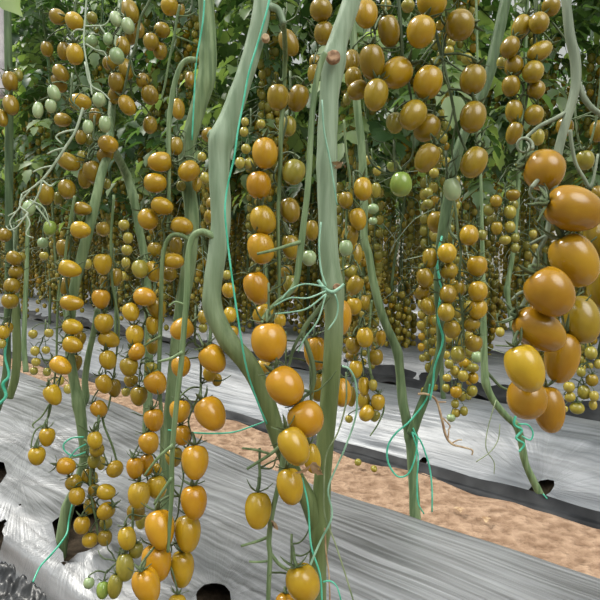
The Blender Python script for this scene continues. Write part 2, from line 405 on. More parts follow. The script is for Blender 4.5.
make_film(0, -0.4, 2.6, 0.006, 110, 'silver grey mulch film stretched over the close bed with dark planting holes', M_FILM)
make_film(1, 0.0, 4.6, 0.014, 56, 'pale mulch film on the second bed, just beyond the tan soil path', M_FILM2)
make_film(2, 0.2, 6.5, 0.03, 40, 'pale mulch film on the third bed from the camera', M_FILM2)
make_film(3, 0.5, 8.5, 0.05, 30, 'pale mulch film on the fourth bed from the camera', M_FILM2)
make_film(4, 0.8, 10.5, 0.06, 30, 'pale mulch film on the fifth bed from the camera', M_FILM2)
make_film(5, 0.8, 12, 0.08, 30, 'pale mulch film on the sixth bed from the camera', M_FILM2)
make_film(6, 1.0, 14, 0.1, 24, 'pale mulch film on the last bed, farthest of all', M_FILM2)

# crumpled black film in the bottom corner
cf = MB(); vv = []; a_, b_ = 170, 80
for i in range(a_ + 1):
    for j in range(b_ + 1):
        t = 0.30 + 0.75 * i / a_; D = 0.12 + 0.245 * j / b_
        h = 0.012 + 0.10 * (j / b_) ** 1.6 + .014 - 0.015 * abs(noise.noise(Vector((t * 30, D * 46, 1)))) - 0.016 * abs(noise.noise(Vector((t * 16 + D * 34, D * 24, 5)))) - .010 * abs(noise.noise(Vector((t * 70, D * 80 - t * 40, 9))))
        if j > b_ - 4: h -= .02
        vv.append(row(D, t, h))
cf.add(vv, [(i * (b_ + 1) + j, (i + 1) * (b_ + 1) + j, (i + 1) * (b_ + 1) + j + 1, i * (b_ + 1) + j + 1) for i in range(a_) for j in range(b_)])
tag(cf.build('crumpled_film', M_CRUMP), 'crumpled black plastic film bunched along the front foot of the close bed', 'plastic film')

# the film skin that closes the greenhouse behind the last bed
M_SKIN = mat('greenhouse_skin', (0.75, 0.78, 0.74), 0.5, 0.3)
tl = nd(M_SKIN, 'ShaderNodeBsdfTranslucent'); tl.inputs[0].default_value = (0.85, 0.88, 0.82, 1)
ms = nd(M_SKIN, 'ShaderNodeMixShader'); ms.inputs[0].default_value = 0.7
ln(M_SKIN, bsdf(M_SKIN).outputs[0], ms.inputs[1]); ln(M_SKIN, tl.outputs[0], ms.inputs[2]); ln(M_SKIN, ms.outputs[0], M_SKIN.node_tree.nodes['Material Output'].inputs[0])
wb = MB(); vv = []
for i in range(121):
    for j in range(9):
        t = -3 + 24 * i / 120; vv.append(row(7.6 + .02 * math.sin(i * 2.1) + .05 * math.sin(i * .35), t, -.02 + 2.6 * j / 8))
wb.add(vv, [(i * 9 + j, i * 9 + j + 1, (i + 1) * 9 + j + 1, (i + 1) * 9 + j) for i in range(120) for j in range(8)])
tag(wb.build('wall_back', M_SKIN), 'milky plastic skin of the greenhouse behind the last bed', 'wall', kind='structure')

# ------------------------------------------------------------------ background foliage
def leaflet(mb, base, d, nrm, L, Wd, mi):
    """one lobed leaflet folded along its midrib and drooping"""
    s = d.cross(nrm).normalized(); v = []; prof = [0.05, .62, .80, 1.0, .68, .72, .34, 0.02]
    k = len(prof) - 1
    for i, w in enumerate(prof):
        u = i / k
        c = base + d * (L * u) - nrm * (L * 0.28 * u * u)
        w2 = Wd * w
        v += [c + s * w2 + nrm * w2 * 0.30 + d * (L * .05 if i in (3, 5) else 0), c, c - s * w2 + nrm * w2 * 0.30 + d * (L * .05 if i in (3, 5) else 0)]
    f = []
    for i in range(k):
        a = i * 3; f += [(a, a + 1, a + 4, a + 3), (a + 1, a + 2, a + 5, a + 4)]
    mb.add(v, f, mi)
def compound_leaf(mb, base, az, L, R, mi, droop=0.5):
    d = Vector((math.cos(az), math.sin(az), R.uniform(-.1, .5))).normalized(); up = Vector((0, 0, 1))
    pts = [base]; p = base.copy()
    for i in range(5):
        d = (d - up * (droop * 0.22)).normalized(); p = p + d * (L / 5); pts.append(p.copy())
    tube(mb, pts, [L * .012, L * .011, L * .009, L * .007, L * .005, L * .003], 4, 0, n=1)
    side = d.cross(up).normalized()
    for i in range(1, 6):
        dd = (pts[i] - pts[i - 1]).normalized(); nrm = side.cross(dd).normalized()
        sc = L * (0.30 if i in (2, 3, 4) else .22) * R.uniform(.8, 1.2)
        if i < 5:
            for sg in (-1, 1):
                q = (dd * .5 + side * sg * .9 + Vector((R.uniform(-.2, .2), R.uniform(-.2, .2), R.uniform(-.5, .1)))).normalized()
                leaflet(mb, pts[i], q, (nrm + Vector((R.uniform(-.4, .4), R.uniform(-.4, .4), 0))).normalized(), sc, sc * .34, mi)
        else: leaflet(mb, pts[i], dd, nrm, sc * 1.5, sc * .5, mi)

def foliage_mesh(seed, lo, hi, n, spread=0.12):
    R = random.Random(seed); mb = MB()
    for i in range(n):
        h = lo + (hi - lo) * ((i + R.random()) / n)
        az = R.random() * 2 * PI
        compound_leaf(mb, Vector((math.cos(az) * .02, math.sin(az) * .02, h)), az, R.uniform(.12, .25), R, R.choice([0, 0, 0, 1, 1, 2, 2, 2]), R.uniform(.5, 1.3))
    return mb
def bg_stem_mesh(seed, H):
    R = random.Random(seed); mb = MB()
    pts = [Vector((R.uniform(-.03, .03) * (i > 0), R.uniform(-.03, .03) * (i > 0), H * i / 8)) for i in range(9)]
    pts[1] = Vector((R.uniform(-.06, .06), R.uniform(-.06, .06), H / 8))
    tube(mb, pts, [.0075, .007, .0065, .006, .006, .006, .005, .005, .004], 6, n=3)
    return mb
LOWER = []; LOW = []                                       # stuff fruit: (centre, radius, aspect, matindex)
protos = []
for v in range(8):
    root = empty('tomato_plant', (0, 0, 0))
    st = bg_stem_mesh(100 + v, 2.5).build('stem', M_STEM, root)
    sg_ = MB(); tube(sg_, [Vector((.02, .01, .05)), Vector((.012, -.008, 1.2)), Vector((.0, .0, 2.7))], .0012, 4, n=2)
    ss = sg_.build('support_string', M_TWINE2, root)
    fo = foliage_mesh(200 + v, (.72, .82, .66, .86, .72, .85, .64, .78)[v], 2.3 if v < 4 else 1.7, 88 if v < 4 else 22).build('foliage', M_LEAF, root)
    dv = MB(); R = random.Random(900 + v)
    for q in range(34):
        h = R.uniform(.25, 2.0); a = R.random() * 6.28; p = Vector((0, 0, h)); pts = [p]; d = Vector((math.cos(a), math.sin(a), R.uniform(-.2, .5)))
        for k in range(5):
            d = (d + Vector((R.uniform(-.7, .7), R.uniform(-.7, .7), R.uniform(-.8, .25)))).normalized(); p = p + d * R.uniform(.02, .06); pts.append(p)
        tube(dv, pts, [.0018, .0016, .0014, .0012, .001, .0006], 4, n=2)
    dvo = dv.build('bare_side_shoots', M_FROST, root)
    protos.append((root, st, fo, (ss, dvo)))
STALK_VAR = []
TRUSS_VAR = []
for v in range(5):
    R = random.Random(400 + v); mb = MB(); fr = []
    L = R.uniform(.20, .32); az = R.random() * 6.28
    pts = [Vector((0, 0, .02)), Vector((.03, 0, .035)), Vector((.05, 0, 0)), Vector((.055, .004, -L * .5)), Vector((.05, 0, -L))]
    c, _ = tube(mb, pts, [.002, .002, .002, .0016, .001], 4, n=3)
    n = R.randint(9, 15)
    for k in range(n):
        h = -L * (k + .7) / n; sd = -1 if k % 2 else 1; a2 = R.uniform(-.7, .7)
        q = Vector((.053 + sd * .017 * math.cos(a2), sd * .02 * math.sin(a2) + R.uniform(-.006, .006), h - .012))
        r = R.uniform(.011, .0145) * (0.82 + .25 * (1 - k / n)); fr.append((q, r, R.uniform(1.1, 1.3), R.choice([0, 1, 1, 2, 2, 2])))
        tube(mb, [Vector((.053, 0, h + .012)), q + Vector((0, 0, r * 1.1))], .0009, 3, n=1)
    TRUSS_VAR.append((mb, fr))
truss_me = []
for mb, fr in TRUSS_VAR:
    me = bpy.data.meshes.new('truss_stalk'); me.from_pydata([tuple(p) for p in mb.v], [], mb.f); me.materials.append(M_STALK); truss_me.append(me)

ROWNAME = ['', 'second', 'third', 'fourth', 'fifth', 'sixth', 'seventh', 'eighth']
first = [True] * 8
for b in range(1, 7):
    Dr = BEDS[b][0] + 0.24
    t = 0.12 * Dr + (0.15 if b > 1 else .62); k = 0
    while t < 2.55 * Dr + .3:
        R = random.Random(b * 100 + k); v = R.randrange(4) if b < 3 else 4 + R.randrange(4)
        p = row(Dr + R.uniform(-.05, .05), t, .09)
        root, st, fo, ss = protos[v]
        if first[v]: first[v] = False
        else:
            r2 = root.copy(); COL.objects.link(r2)
            for ch in (st, fo) + ss:
                c = ch.copy(); COL.objects.link(c); c.parent = r2
            root = r2
        rz = R.random() * 6.28
        root.location = p; root.rotation_euler = (R.uniform(-.04, .04), R.uniform(-.04, .04), rz)
        tag(root, 'leafy tomato plant standing in the %s bed from the camera' % ROWNAME[b], 'tomato plant', 'tomato plants of the %s bed' % ROWNAME[b])
        rm = Euler(root.rotation_euler).to_matrix()
        for q in range({1: 17, 2: 22, 3: 20}.get(b, 26)):
            tv = R.randrange(5); h = (.32 + 1.2 * R.random() ** 1.3) if b == 1 else (.19 + 1.1 * R.random() ** 1.5); a = R.random() * 6.28
            o = bpy.data.objects.new('truss_stalk', truss_me[tv]); COL.objects.link(o); o.parent = root
            o.location = (0, 0, h); o.rotation_euler = (0, 0, a)
            m3 = rm @ Euler((0, 0, a)).to_matrix()
            for (c, r, asp, mi) in TRUSS_VAR[tv][1]:
                (LOW if b < 3 else LOWER).append((p + rm @ Vector((0, 0, h)) + m3 @ c, r, asp, mi))
        t += {1: R.uniform(.28, .38), 2: R.uniform(.15, .22), 3: R.uniform(.17, .24)}.get(b, R.uniform(.25, .34)); k += 1

# ------------------------------------------------------------------ the plants of the close row: stems and stalks
STEM_PTS = []                                   # sampled points of everything thick enough to push fruit aside
def seg(spec, z):
    """'x,y,r x,y ...' -> world points and radii; a fourth number sets that point's depth"""
    pts, rad = [], []; r = 5.0; zz = z
    for tok in spec.split():
        q = [float(a) for a in tok.split(',')]
        if len(q) > 2 and q[2] > 0: r = q[2]
        if len(q) > 3: zz = q[3]
        pts.append(P(q[0], q[1], zz)); rad.append(r * zz / F)
    return pts, rad
def stem(root, name, spec, z, m, sides=12, nodes=(), thick=True, extra=(), label=None):
    mb = MB(); pts, rad = seg(spec, z)
    if float(spec.split()[0].split(',')[1]) < 0:        # the stem carries on up above the view
        tg = (pts[0] - pts[1]).normalized(); tg = Vector((tg.x, tg.y * .3, max(tg.z, .4))).normalized(); Zv = Vector((0, 0, 1))
        a1 = pts[0] + tg * .03; a2 = a1 + (tg + Zv).normalized() * .06; ext = [a2, a1]
        if thick: ext = [a2 + Zv * 1.1, a2 + Zv * .5, a2 + Zv * .16] + ext
        pts = ext + pts; rad = [rad[0] * (.75 + .25 * k / len(ext)) for k in range(len(ext))] + rad
    c, r = smooth_path(pts, rad, 8)
    for i in range(len(r)):                     # swollen nodes
        for (nx_, ny_, am) in nodes:
            q = P(nx_, ny_, -(CAM_R.transposed() @ (c[i] - cam.location)).z)
            d = (q - c[i]).length
            r[i] *= 1 + am * math.exp(-(d / (0.012)) ** 2)
    tube(mb, c, r, sides, 0, 0.07, raw=True)
    for s2, z2 in extra:
        p2, r2 = seg(s2, z2); tube(mb, p2, r2, 8, 0, 0.05, n=5)
    o = mb.build(name, m, root)
    if label: o['label'] = label
    if thick: STEM_PTS.extend((c[i], r[i]) for i in range(0, len(c)))
    return o
def disc(root, name, x, y, z, r, m, facing=None, depth=0.004, label=None):
    """a rough round scar or cut face"""
    c = P(x, y, z); mb = MB(); d = (facing or (BACK + UP * .15)).normalized(); a = d.orthogonal().normalized(); b = d.cross(a); rr = r * z / F
    v = []; n = 14
    for q, s in ((-1.0, 1.15), (0.0, 1.08), (.25, .92), (.12, .55)):
        for k in range(n):
            w = s * rr * (1 + .10 * noise.noise(Vector((k * .8, q, x))))
            v.append(c + d * depth * q + a * math.cos(2 * PI * k / n) * w + b * math.sin(2 * PI * k / n) * w)
    f = [(i * n + k, i * n + (k + 1) % n, (i + 1) * n + (k + 1) % n, (i + 1) * n + k) for i in range(3) for k in range(n)]
    f.append(tuple(3 * n + k for k in range(n)))
    mb.add(v, f); o = mb.build(name, m, root)
    if label: o['label'] = label
    return o

PL = {}
def plant(key, x, y, z, label):
    PL[key] = tag(empty('tomato_plant', P(x, y, z)), label, 'tomato plant'); return PL[key]

# the two pale thick stems that join low down
c_ = plant('centre', 317, 612, .56, 'close tomato plant with two thick pale stems joining low over the silver film')
s1 = stem(c_, 'main_stem', '356,-12,9 347,15,9.2 339,38,9.6 334,60,11 329,100,9.8 327,150,10.2 327,200,9.8 329.5,255,9.2 333,290,9.6 334,330,9.4 331,380,9 327,420,9 323,470,8.6 321,515,9.4 318,560,9 317,600,9.4 317,640,9.4', .56, M_PALE, 16,
          [(332, 60, .12), (333, 290, .18), (320, 530, .2), (326, 165, .06)], label='straight thick pale green stem')
disc(s1, 'cut_scar', 333.5, 56, .5395, 6.4, M_SCAR, label='brown round cut scar on the stem'); disc(s1, 'node_scar', 337, 287, .5405, 3.6, M_SCAR, label='small brown scar beside the twine knot')
s2 = stem(c_, 'side_stem', '264,-12,9 260,20,9 254,45,9 244,78,9 232,112,10 222,140,11 219,170,10.5 221,215,10 217,255,9.5 212,290,9 214,313,9.5 228,340,10 248,364,10 262,390,9.5 272,418,8.5 282,448,8 294,474,8 308,500,8.5 318,530,8,.56', .555, M_PALE, 16,
          [(221, 138, .22), (212, 300, .05)], extra=[('222,140,6 214,136,5 209,133,4.5', .555), ('264,6,4 272,7,4 279,11,3.4 284,24,3', .553)], label='bent pale green stem')
disc(s2, 'node_scar', 265.5, 37, .543, 3.6, M_DRY, label='pale tan scar on the bent stem')
stem(c_, 'truss_stalk', '217,239,4 209,234,3.6 200,232,3.4 192,239,3.2 188,258,3 187,290,2.9 184,330,2.8 181,365,2.7 177,400,2.6 174,430,2.6 172,460,2.4 172,490,2.2 170,520,2 168,552,1.6', .55, M_STEM, 8, thick=False,
     extra=[('188,306,1.2 176,302,1.1 169,306,1', .55), ('183,352,2 172,358,1.6 158,362,1.2', .548), ('173,445,2 158,458,1.5 144,476,1', .545), ('172,478,2 162,492,1.4 154,504,1', .545)], label='stalk hooked over and hanging long')
stem(c_, 'truss_stalk', '325,53,3 320,66,3 315,88,3 312,116,3 310,150,3 308,185,3 305,212,3 302,238,3.4 299,262,3.2 296,282,3 288,294,2.6 279,301,2.4 270,309,2 263,318,1.6 262,322,1.6,.50', .535, M_STEM, 8, thick=False,
     extra=[('301,242,2.4 290,245,1.8 274,250,1.6 257,254,1.3', .533)], label='thin straight stalk with a bare side spur')
stem(c_, 'truss_stalk', '329,296,2.4 318,310,2.4 303,331,2.6 307,345,2.6 312,362,2.6 314,378,2.4 311,391,2 304,397,1.6 300,404,1.4', .535, M_DARK, 8, thick=False, extra=[('303,331,1.8 294,347,1.6 290,362,1.4 288,368,1.3', .525)])
stem(c_, 'truss_stalk', '284,445,2.2,.54 281,470,2.4 277,492,2.5 272,514,2.6 269,540,2.6 270,556,2.5 269,578,2.4 268,606,2.2', .548, M_STEM, 8, thick=False,
     extra=[('270,536,1.8 258,541,1.5 241,546,1.3', .546), ('270,561,1.4 258,562,1.2 249,561.5,1.1', .546), ('271,554,2 279,564,1.8 288,570,1.6 294,572,1.6', .546),
            ('286,440,1.8 272,453,1.8 258,462,1.6 247,469,1.4', .546), ('270,454,1.4 256,450,1.3 242,448,1', .546), ('259,463,1.3 260,476,1.3 259,489,1.3', .546)], label='bare forked stalk hanging low over the silver film')
hk = stem(c_, 'truss_stalk', '280,12,2.6,.56 284,30,2.6,.60 285,60,2.4,.64 283,100,2.4,.655 281,130,2.3 280,170,2.2 278,220,2 279,270,1.8 279,300,1.4', .655, M_STALK, 7, thick=False)

# second stem left of them, hooked stalk
d_ = plant('hook', 162, 560, .80, 'tomato plant with a curved mid green stem behind the bent pale stem')
stem(d_, 'main_stem', '205,-12,7.5 207,20,8 208,55,9 206,80,8.5 199,105,8 191,132,7.5 186,155,7 188,185,7 192,215,7 190,255,7 183,300,7 177,345,6.5 171,400,6 166,460,6 163,520,6 161,570,6', .80, M_STEM, 12, [(209, 84, .12), (187, 150, .15)])
stem(d_, 'truss_stalk', '196,60,3 188,60,3 181,66,2.8 175,82,2.6 171,104,2.6 169,125,2.4 169,155,2.2 169,190,2 168,230,1.6', .765, M_STEM, 8, thick=False, label='stalk arching out of the curved stem')
stem(d_, 'truss_stalk', '190,240,2.4 180,235,2.3 171,236,2.2 165,246,2.1 162,265,2 161,300,2.2 160,340,2.2 159,380,2 161,410,2 162,440,1.8 160,470,1.6 155,505,1.4', .75, M_STALK, 8, thick=False,
     extra=[('161,336,1.4 150,342,1.2 138,350,1', .745), ('158,370,1.4 148,376,1.2 142,382,1', .745)])
stem(d_, 'truss_stalk', '180,5,1.6 177,18,1.5 174,38,1.5 169,62,1.4 165,84,1.3 161,100,1', .82, M_STALK, 6, thick=False, extra=[('175,36,1 186,40,.9 196,44,.8', .82), ('177,16,1 188,16,.9 196,12,.8', .82)])

# plant rooted in the big hole
e_ = plant('hole', 60, 552, .86, 'slim tomato plant rising from the big planting hole in the silver film')
stem(e_, 'main_stem', '122,-12,3,1.05 116,60,3.4,1.0 111,120,4,.94 108,152,4.2,.90 102,172,4.4,.88 93,212,5,.87 82,256,5.4 74,290,5 70,325,4.8 70,355,4.6 75,385,5 79,406,6 83,436,5 84,458,4.5 78,482,4.5 69,504,5 65,520,6 61,546,6.5 59,562,6.5', .87, M_STEM, 12, [(79, 402, .12), (68, 506, .25)])
stem(e_, 'side_stem', '80,408,4 86,398,3.6 85,382,3.4 88,358,3.2 93,335,3 98,308,3', .90, M_STEM, 8)
stem(e_, 'truss_stalk', '75,196,1.6 71,216,1.6 67,242,1.5 64,268,1.4 59,290,1.3 57,330,1.2 56,366,1.1 50,410,1.2 44,425,1.1 33,450,1', .845, M_STALK, 6, thick=False, extra=[('52,400,1 42,416,.9 33,424,.8 34,428,.7', .84), ('46,424,1 36,430,.8 32,440,.7 31,448,.7', .84)])
stem(e_, 'truss_stalk', '114,195,1.5 111,240,1.5 112,280,1.4 116,305,1.4 119,324,1.2 117,350,1.1 110,400,1.1 104,418,1.1', .86, M_STALK, 6, thick=False)
stem(e_, 'truss_stalk', '102,416,1.2 105,428,1.2 112,445,1.2 117,462,1.1', .85, M_STALK, 6, thick=False)
stem(e_, 'truss_stalk', '84,440,1.6 90,445,1.6 92,460,1.5 90,480,1.4 92,500,1.3 96,520,1.1 98,535,1', .825, M_STALK, 6, thick=False, extra=[('100,420,1.2 96,428,1.2 88,442,1.2', .825), ('92,462,1 80,466,.9 70,458,.8', .82)])
# stem leaning behind
f_ = plant('leaning', 147, 430, 1.02, 'tomato plant with a leaning stem behind the twin strings of golden fruit')
stem(f_, 'main_stem', '109,143,4,.93 116,154,4,.97 127,176,4.4,1.02 134,200,4.2 139,228,4 145,262,4 149,320,4.5 148,390,4.5 147,440,5', 1.02, M_STEM, 10, [(133, 196, .15)])
stem(f_, 'truss_stalk', '153,-8,1.5 148,4,1.5 140,20,1.5 136,44,1.4 130,62,1.3 124,90,1.2 118,110,1', .92, M_DARK, 6, thick=False, extra=[('131,60,1 134,74,.9 140,78,.8', .92)])
# frosted stalk with the pale fruit
stem(e_, 'truss_stalk', '83,108,1.2 80,118,1.3 75,132,1.4 65,148,1.4 53,166,1.3 42,180,1.2 32,188,1 22,194,.8', .80, M_FROST, 7, thick=False,
     extra=[('75,130,1 64,132,1 56,137,.9 62,144,.8', .80), ('66,148,1 56,150,.9 47,154,.8', .80), ('52,166,1 42,168,.8 33,172,.7', .80), ('42,180,1.1 40,190,1 34,202,.9 26,210,.7', .80), ('42,180,1 50,186,.9 54,184,.8', .80),
            ('30,190,.9 22,200,.9 18,210,.8 8,216,.7', .80), ('22,194,.9 20,206,.8 28,214,.8 16,222,.6', .80), ('28,212,.8 18,226,.7 10,230,.6 6,226,.5', .80), ('26,214,.8 30,224,.7 26,234,.6 34,238,.5', .80), ('16,212,.7 10,222,.7 14,232,.6', .80), ('36,206,1 44,216,.9 48,222,.8', .80), ('30,200,.8 44,208,.7 50,226,.6', .80)],
     label='frosted white stalk ending in dry curly flower stubs')
stem(e_, 'truss_stalk', '87,-6,1 85,20,1 84,45,1 90,80,1 92,95,1', .84, M_FROST, 6, thick=False, extra=[('84,26,1 96,26,.9 106,24,.8 113,12,.6', .84), ('100,26,1 104,32,.9 107,36,.8', .84), ('86,44,1 96,50,.9 104,52,.8 108,60,.7', .84), ('85,62,1 90,84,.9 102,92,.8 110,100,.6', .84), ('84,30,.9 76,30,.8 70,36,.7', .84)], label='thin frosted stalk carrying pale unripe fruit')
# far-left stems
g_ = plant('edge', 4, 396, 1.0, 'tomato plant with teal twine at the foot of its stem under the hanging grey rod')
stem(g_, 'main_stem', '7,-12,3.6 9,100,4 9,150,4.2 9,200,4 9,250,3.8 8,300,3.6 7,335,3.6 7,365,3.8 4,385,4 -2,405,4.2 -10,425,4.4', 1.0, M_DSTEM, 10)
g2 = plant('edgepale', 10, 398, 1.1, 'tomato plant with a pale stem close beside the twine wrapped stem')
stem(g2, 'main_stem', '12,225,2.6 14,250,3.4 15,300,4 17,350,4.4 15,378,4.2 9,398,4.2', 1.12, M_PALE, 8)
g3 = plant('far', 26, 374, 1.7, 'distant slim tomato stem above the far edge of the silver film')
stem(g3, 'main_stem', '28,200,2 27,260,2.2 25,310,2.4 24,345,2.6 26,372,3', 1.75, M_STEM, 8)

# plant behind the far edge of the close bed: two stems in one node
h_ = plant('fork', 414, 530, .98, 'tomato plant forking above a swollen node behind the far edge of the silver film')
stem(h_, 'main_stem', '352,-12,3.6 354,50,3.8 357,104,4 361,140,4 363,172,4 364,205,4 364,236,3.8 369,256,3.8 373,280,4 380,308,4.2 388,330,4.4 397,350,4.4 400,372,4.4 402,396,4.8 406,418,5 411,437,6 412,462,4.8 414,490,5 415,512,5.5 416,545,6', .98, M_STEM, 12, [(411, 437, .2), (363, 172, .12), (398, 352, .15)])
stem(h_, 'side_stem', '509,-12,5.5 503,12,5.5 496,44,5.5 489,74,5.5 478,104,5 464,134,5 453,170,5 447,205,5.2 442,236,5 439,266,4.4 438,290,4.2 440,320,4.2 441,345,4.4 437,364,4.6 430,384,4.8 421,408,5 411,435,5', .965, M_DSTEM, 12)
stem(h_, 'truss_stalk', '430,-8,1.5 432,18,1.5 437,38,1.6 442,58,1.6 448,82,1.6 453,106,1.5 456,122,1.4 459,134,1.3 466,150,1.2 470,156,1', .66, M_DARK, 7, thick=False,
     extra=[('437,40,1.1 428,50,1 414,66,1 402,58,.9', .66), ('442,58,1 454,66,.9 466,74,.9', .66), ('446,74,1 434,76,.9', .66), ('454,106,1.1 448,128,1 438,142,.9 444,150,.8', .66), ('456,122,1 452,150,1 456,172,.9 452,178,.8', .66)])
stem(h_, 'truss_stalk', '398,-8,1.9 400,20,2 402,48,2 403,60,1.6 410,90,1.2 412,110,1', .665, M_DARK, 7, thick=False, extra=[('402,8,1 390,6,.9 376,5,.9', .665), ('402,46,1.1 396,48,1 380,48,.9', .665), ('404,60,1.1 410,62,1 420,64,.8', .665), ('402,50,1 390,52,.9 376,46,.8', .665), ('404,62,1 408,84,.9 411,98,.8', .665)])
stem(h_, 'truss_stalk', '366,140,1.2 370,160,1.2 382,171,1.1 394,174,1.1 404,166,1.1 412,156,1 414,132,1', .70, M_DARK, 6, thick=False)
stem(h_, 'truss_stalk', '453,196,1.4 456,214,1.4 458,232,1.4 461,252,1.3 460,268,1.3 459,290,1.2 462,312,1.1 464,340,1', .90, M_DARK, 6, thick=False, extra=[('459,236,.9 468,242,.8 475,252,.8', .9), ('460,256,.9 468,268,.8', .9), ('460,276,.9 472,284,.8', .9), ('456,300,.9 466,302,.8', .9), ('455,205,.8 449,225,.7 447,240,.7', .9)])
stem(h_, 'side_branch', '418,394,1.4 426,394,1.2 436,400,1.2 442,420,1.3 446,436,1.3 452,444,1.2 462,447,1 472,450,.9 472,455,.7', .95, M_DRY, 6, thick=False, extra=[('437,402,.8 446,402,.7', .95), ('443,418,.8 450,426,.7 448,430,.6', .95), ('452,443,.8 458,440,.7 462,440,.6', .95), ('448,438,.8 449,430,.7', .95)], label='dry brown bare side branch')
stem(h_, 'truss_stalk', '344,120,1.3 346,150,1.3 350,180,1.2 347,205,1.2 346,235,1.2 343,265,1.2 346,300,1.2', .86, M_STALK, 6, thick=False, extra=[('344,190,.9 356,202,.9 362,210,.8', .86)])
stem(h_, 'truss_stalk', '372,300,1.2 370,320,1.2 368,345,1.2 371,375,1.2 374,388,1.1 380,394,1 384,408,.9 378,424,.8 370,436,.7', .95, M_STALK, 6, thick=False)
# close forked grey stalk
i_ = plant('grey', 566, -20, .43, 'furry grey forked stalk coming down in front of the dense leaves')
gs = stem(i_, 'main_stem', '565,-14,4.6 567,10,4.6 570,36,4.8 575,58,5 576,80,5 573,98,4.6 566,122,4.4 560,144,4.4 556,164,4.6 554,186,4 552,204,3 549,222,2.6 546,236,2.4 538,252,2.2 532,272,2.2 528,292,2 522,306,2 512,318,2.2 503,322,2', .425, M_GREY, 10, thick=False,
     extra=[('576,76,3.6 581,92,3.2 590,106,3 602,115,2.8', .425), ('567,112,2.6 556,118,2 540,126,1.9 530,134,1.8 526,138,1.6', .425),
            ('556,162,2.8 548,170,2.6 538,180,2.4 531,188,2.2', .42), ('570,130,2 572,146,2 576,164,1.9 584,178,1.8 590,187,1.8 594,176,1.4 598,154,1.3', .43), ('549,236,2.2 556,238,2 564,234,1.8 567,229,1.5', .425), ('546,236,2 538,240,1.8 530,244,1.6', .425),
            ('528,290,1.6 518,294,1.5 512,300,1.3', .425), ('530,286,1.6 530,305,1.6 522,318,1.4 512,326,1.2', .43)])
for (cx, cy, R0, tw) in ((524, 146, 9, 1.3), (537, 193, 9.5, 1.3), (541, 205, 8.5, 1.0), (546, 215, 8, .9)):
    mb = MB(); pts = []; rad = []
    for k in range(19):
        a = -0.4 + 2 * PI * tw * k / 18 * 0.95; rr = R0 * (1 - .5 * k / 18)
        pts.append(P(cx + rr * math.cos(a), cy - rr * math.sin(a), .42 + .0006 * k)); rad.append((1.8 - .05 * k) * .42 / F)
    tube(mb, pts, rad, 7, n=2); mb.build('tendril', M_GREY, i_)
# plant of the second bed
b2p, b2D, b2t = hit(542, 499, 1)
zb = -(CAM_R.transposed() @ (b2p - cam.location)).z
k_ = plant('second', 542, 500, zb, 'leaning bare tomato stem growing out of the dark hole in the second bed')
stem(k_, 'main_stem', '476,-12,1.2 478,80,1.2 480,150,1.3 482,220,1.6 483,300,3 484,345,3.4 485,378,3.8 489,392,3.8 496,404,3.6 507,417,3.4 516,425,4 521,440,3.6 525,462,3.4 532,478,3.8 539,492,4 543,503,5 545,514,5', zb, M_STEM, 10, [(486, 382, .2), (525, 455, .12)])
stem(k_, 'side_branch', '487,372,1.6 494,380,1.6 500,386,1.4 508,390,1.2', zb, M_DARK, 6, thick=False)
l_ = plant('beyond', 507, 330, 1.65, 'thin stem with small olive fruit beside the big close truss')
stem(l_, 'main_stem', '528,-12,1.6 524,80,1.8 520,150,2 517,210,2.2 513,252,2.4 509,276,2.4 507,290,2.8 509,305,2.4 512,330,2.4', 1.65, M_STEM, 8, [(507, 290, .3)])
stem(l_, 'truss_stalk', '537,-8,1.6 535,20,1.6 534,50,1.5 529,80,1.3 526,104,1.2 522,130,1', .84, M_DARK, 6, thick=False, extra=[('535,26,1 526,34,.9 518,40,.9', .84), ('552,22,1.2 560,32,1.1 568,42,1', .84), ('528,88,.9 520,96,.8 514,102,.8', .84), ('530,78,.9 536,84,.8', .84)])
stem(i_, 'truss_stalk', '602,60,1.2 600,90,1.2 596,120,1.1 590,145,1', .70, M_DARK, 6, thick=False, extra=[('597,110,.9 584,115,.8 570,120,.8', .70)])

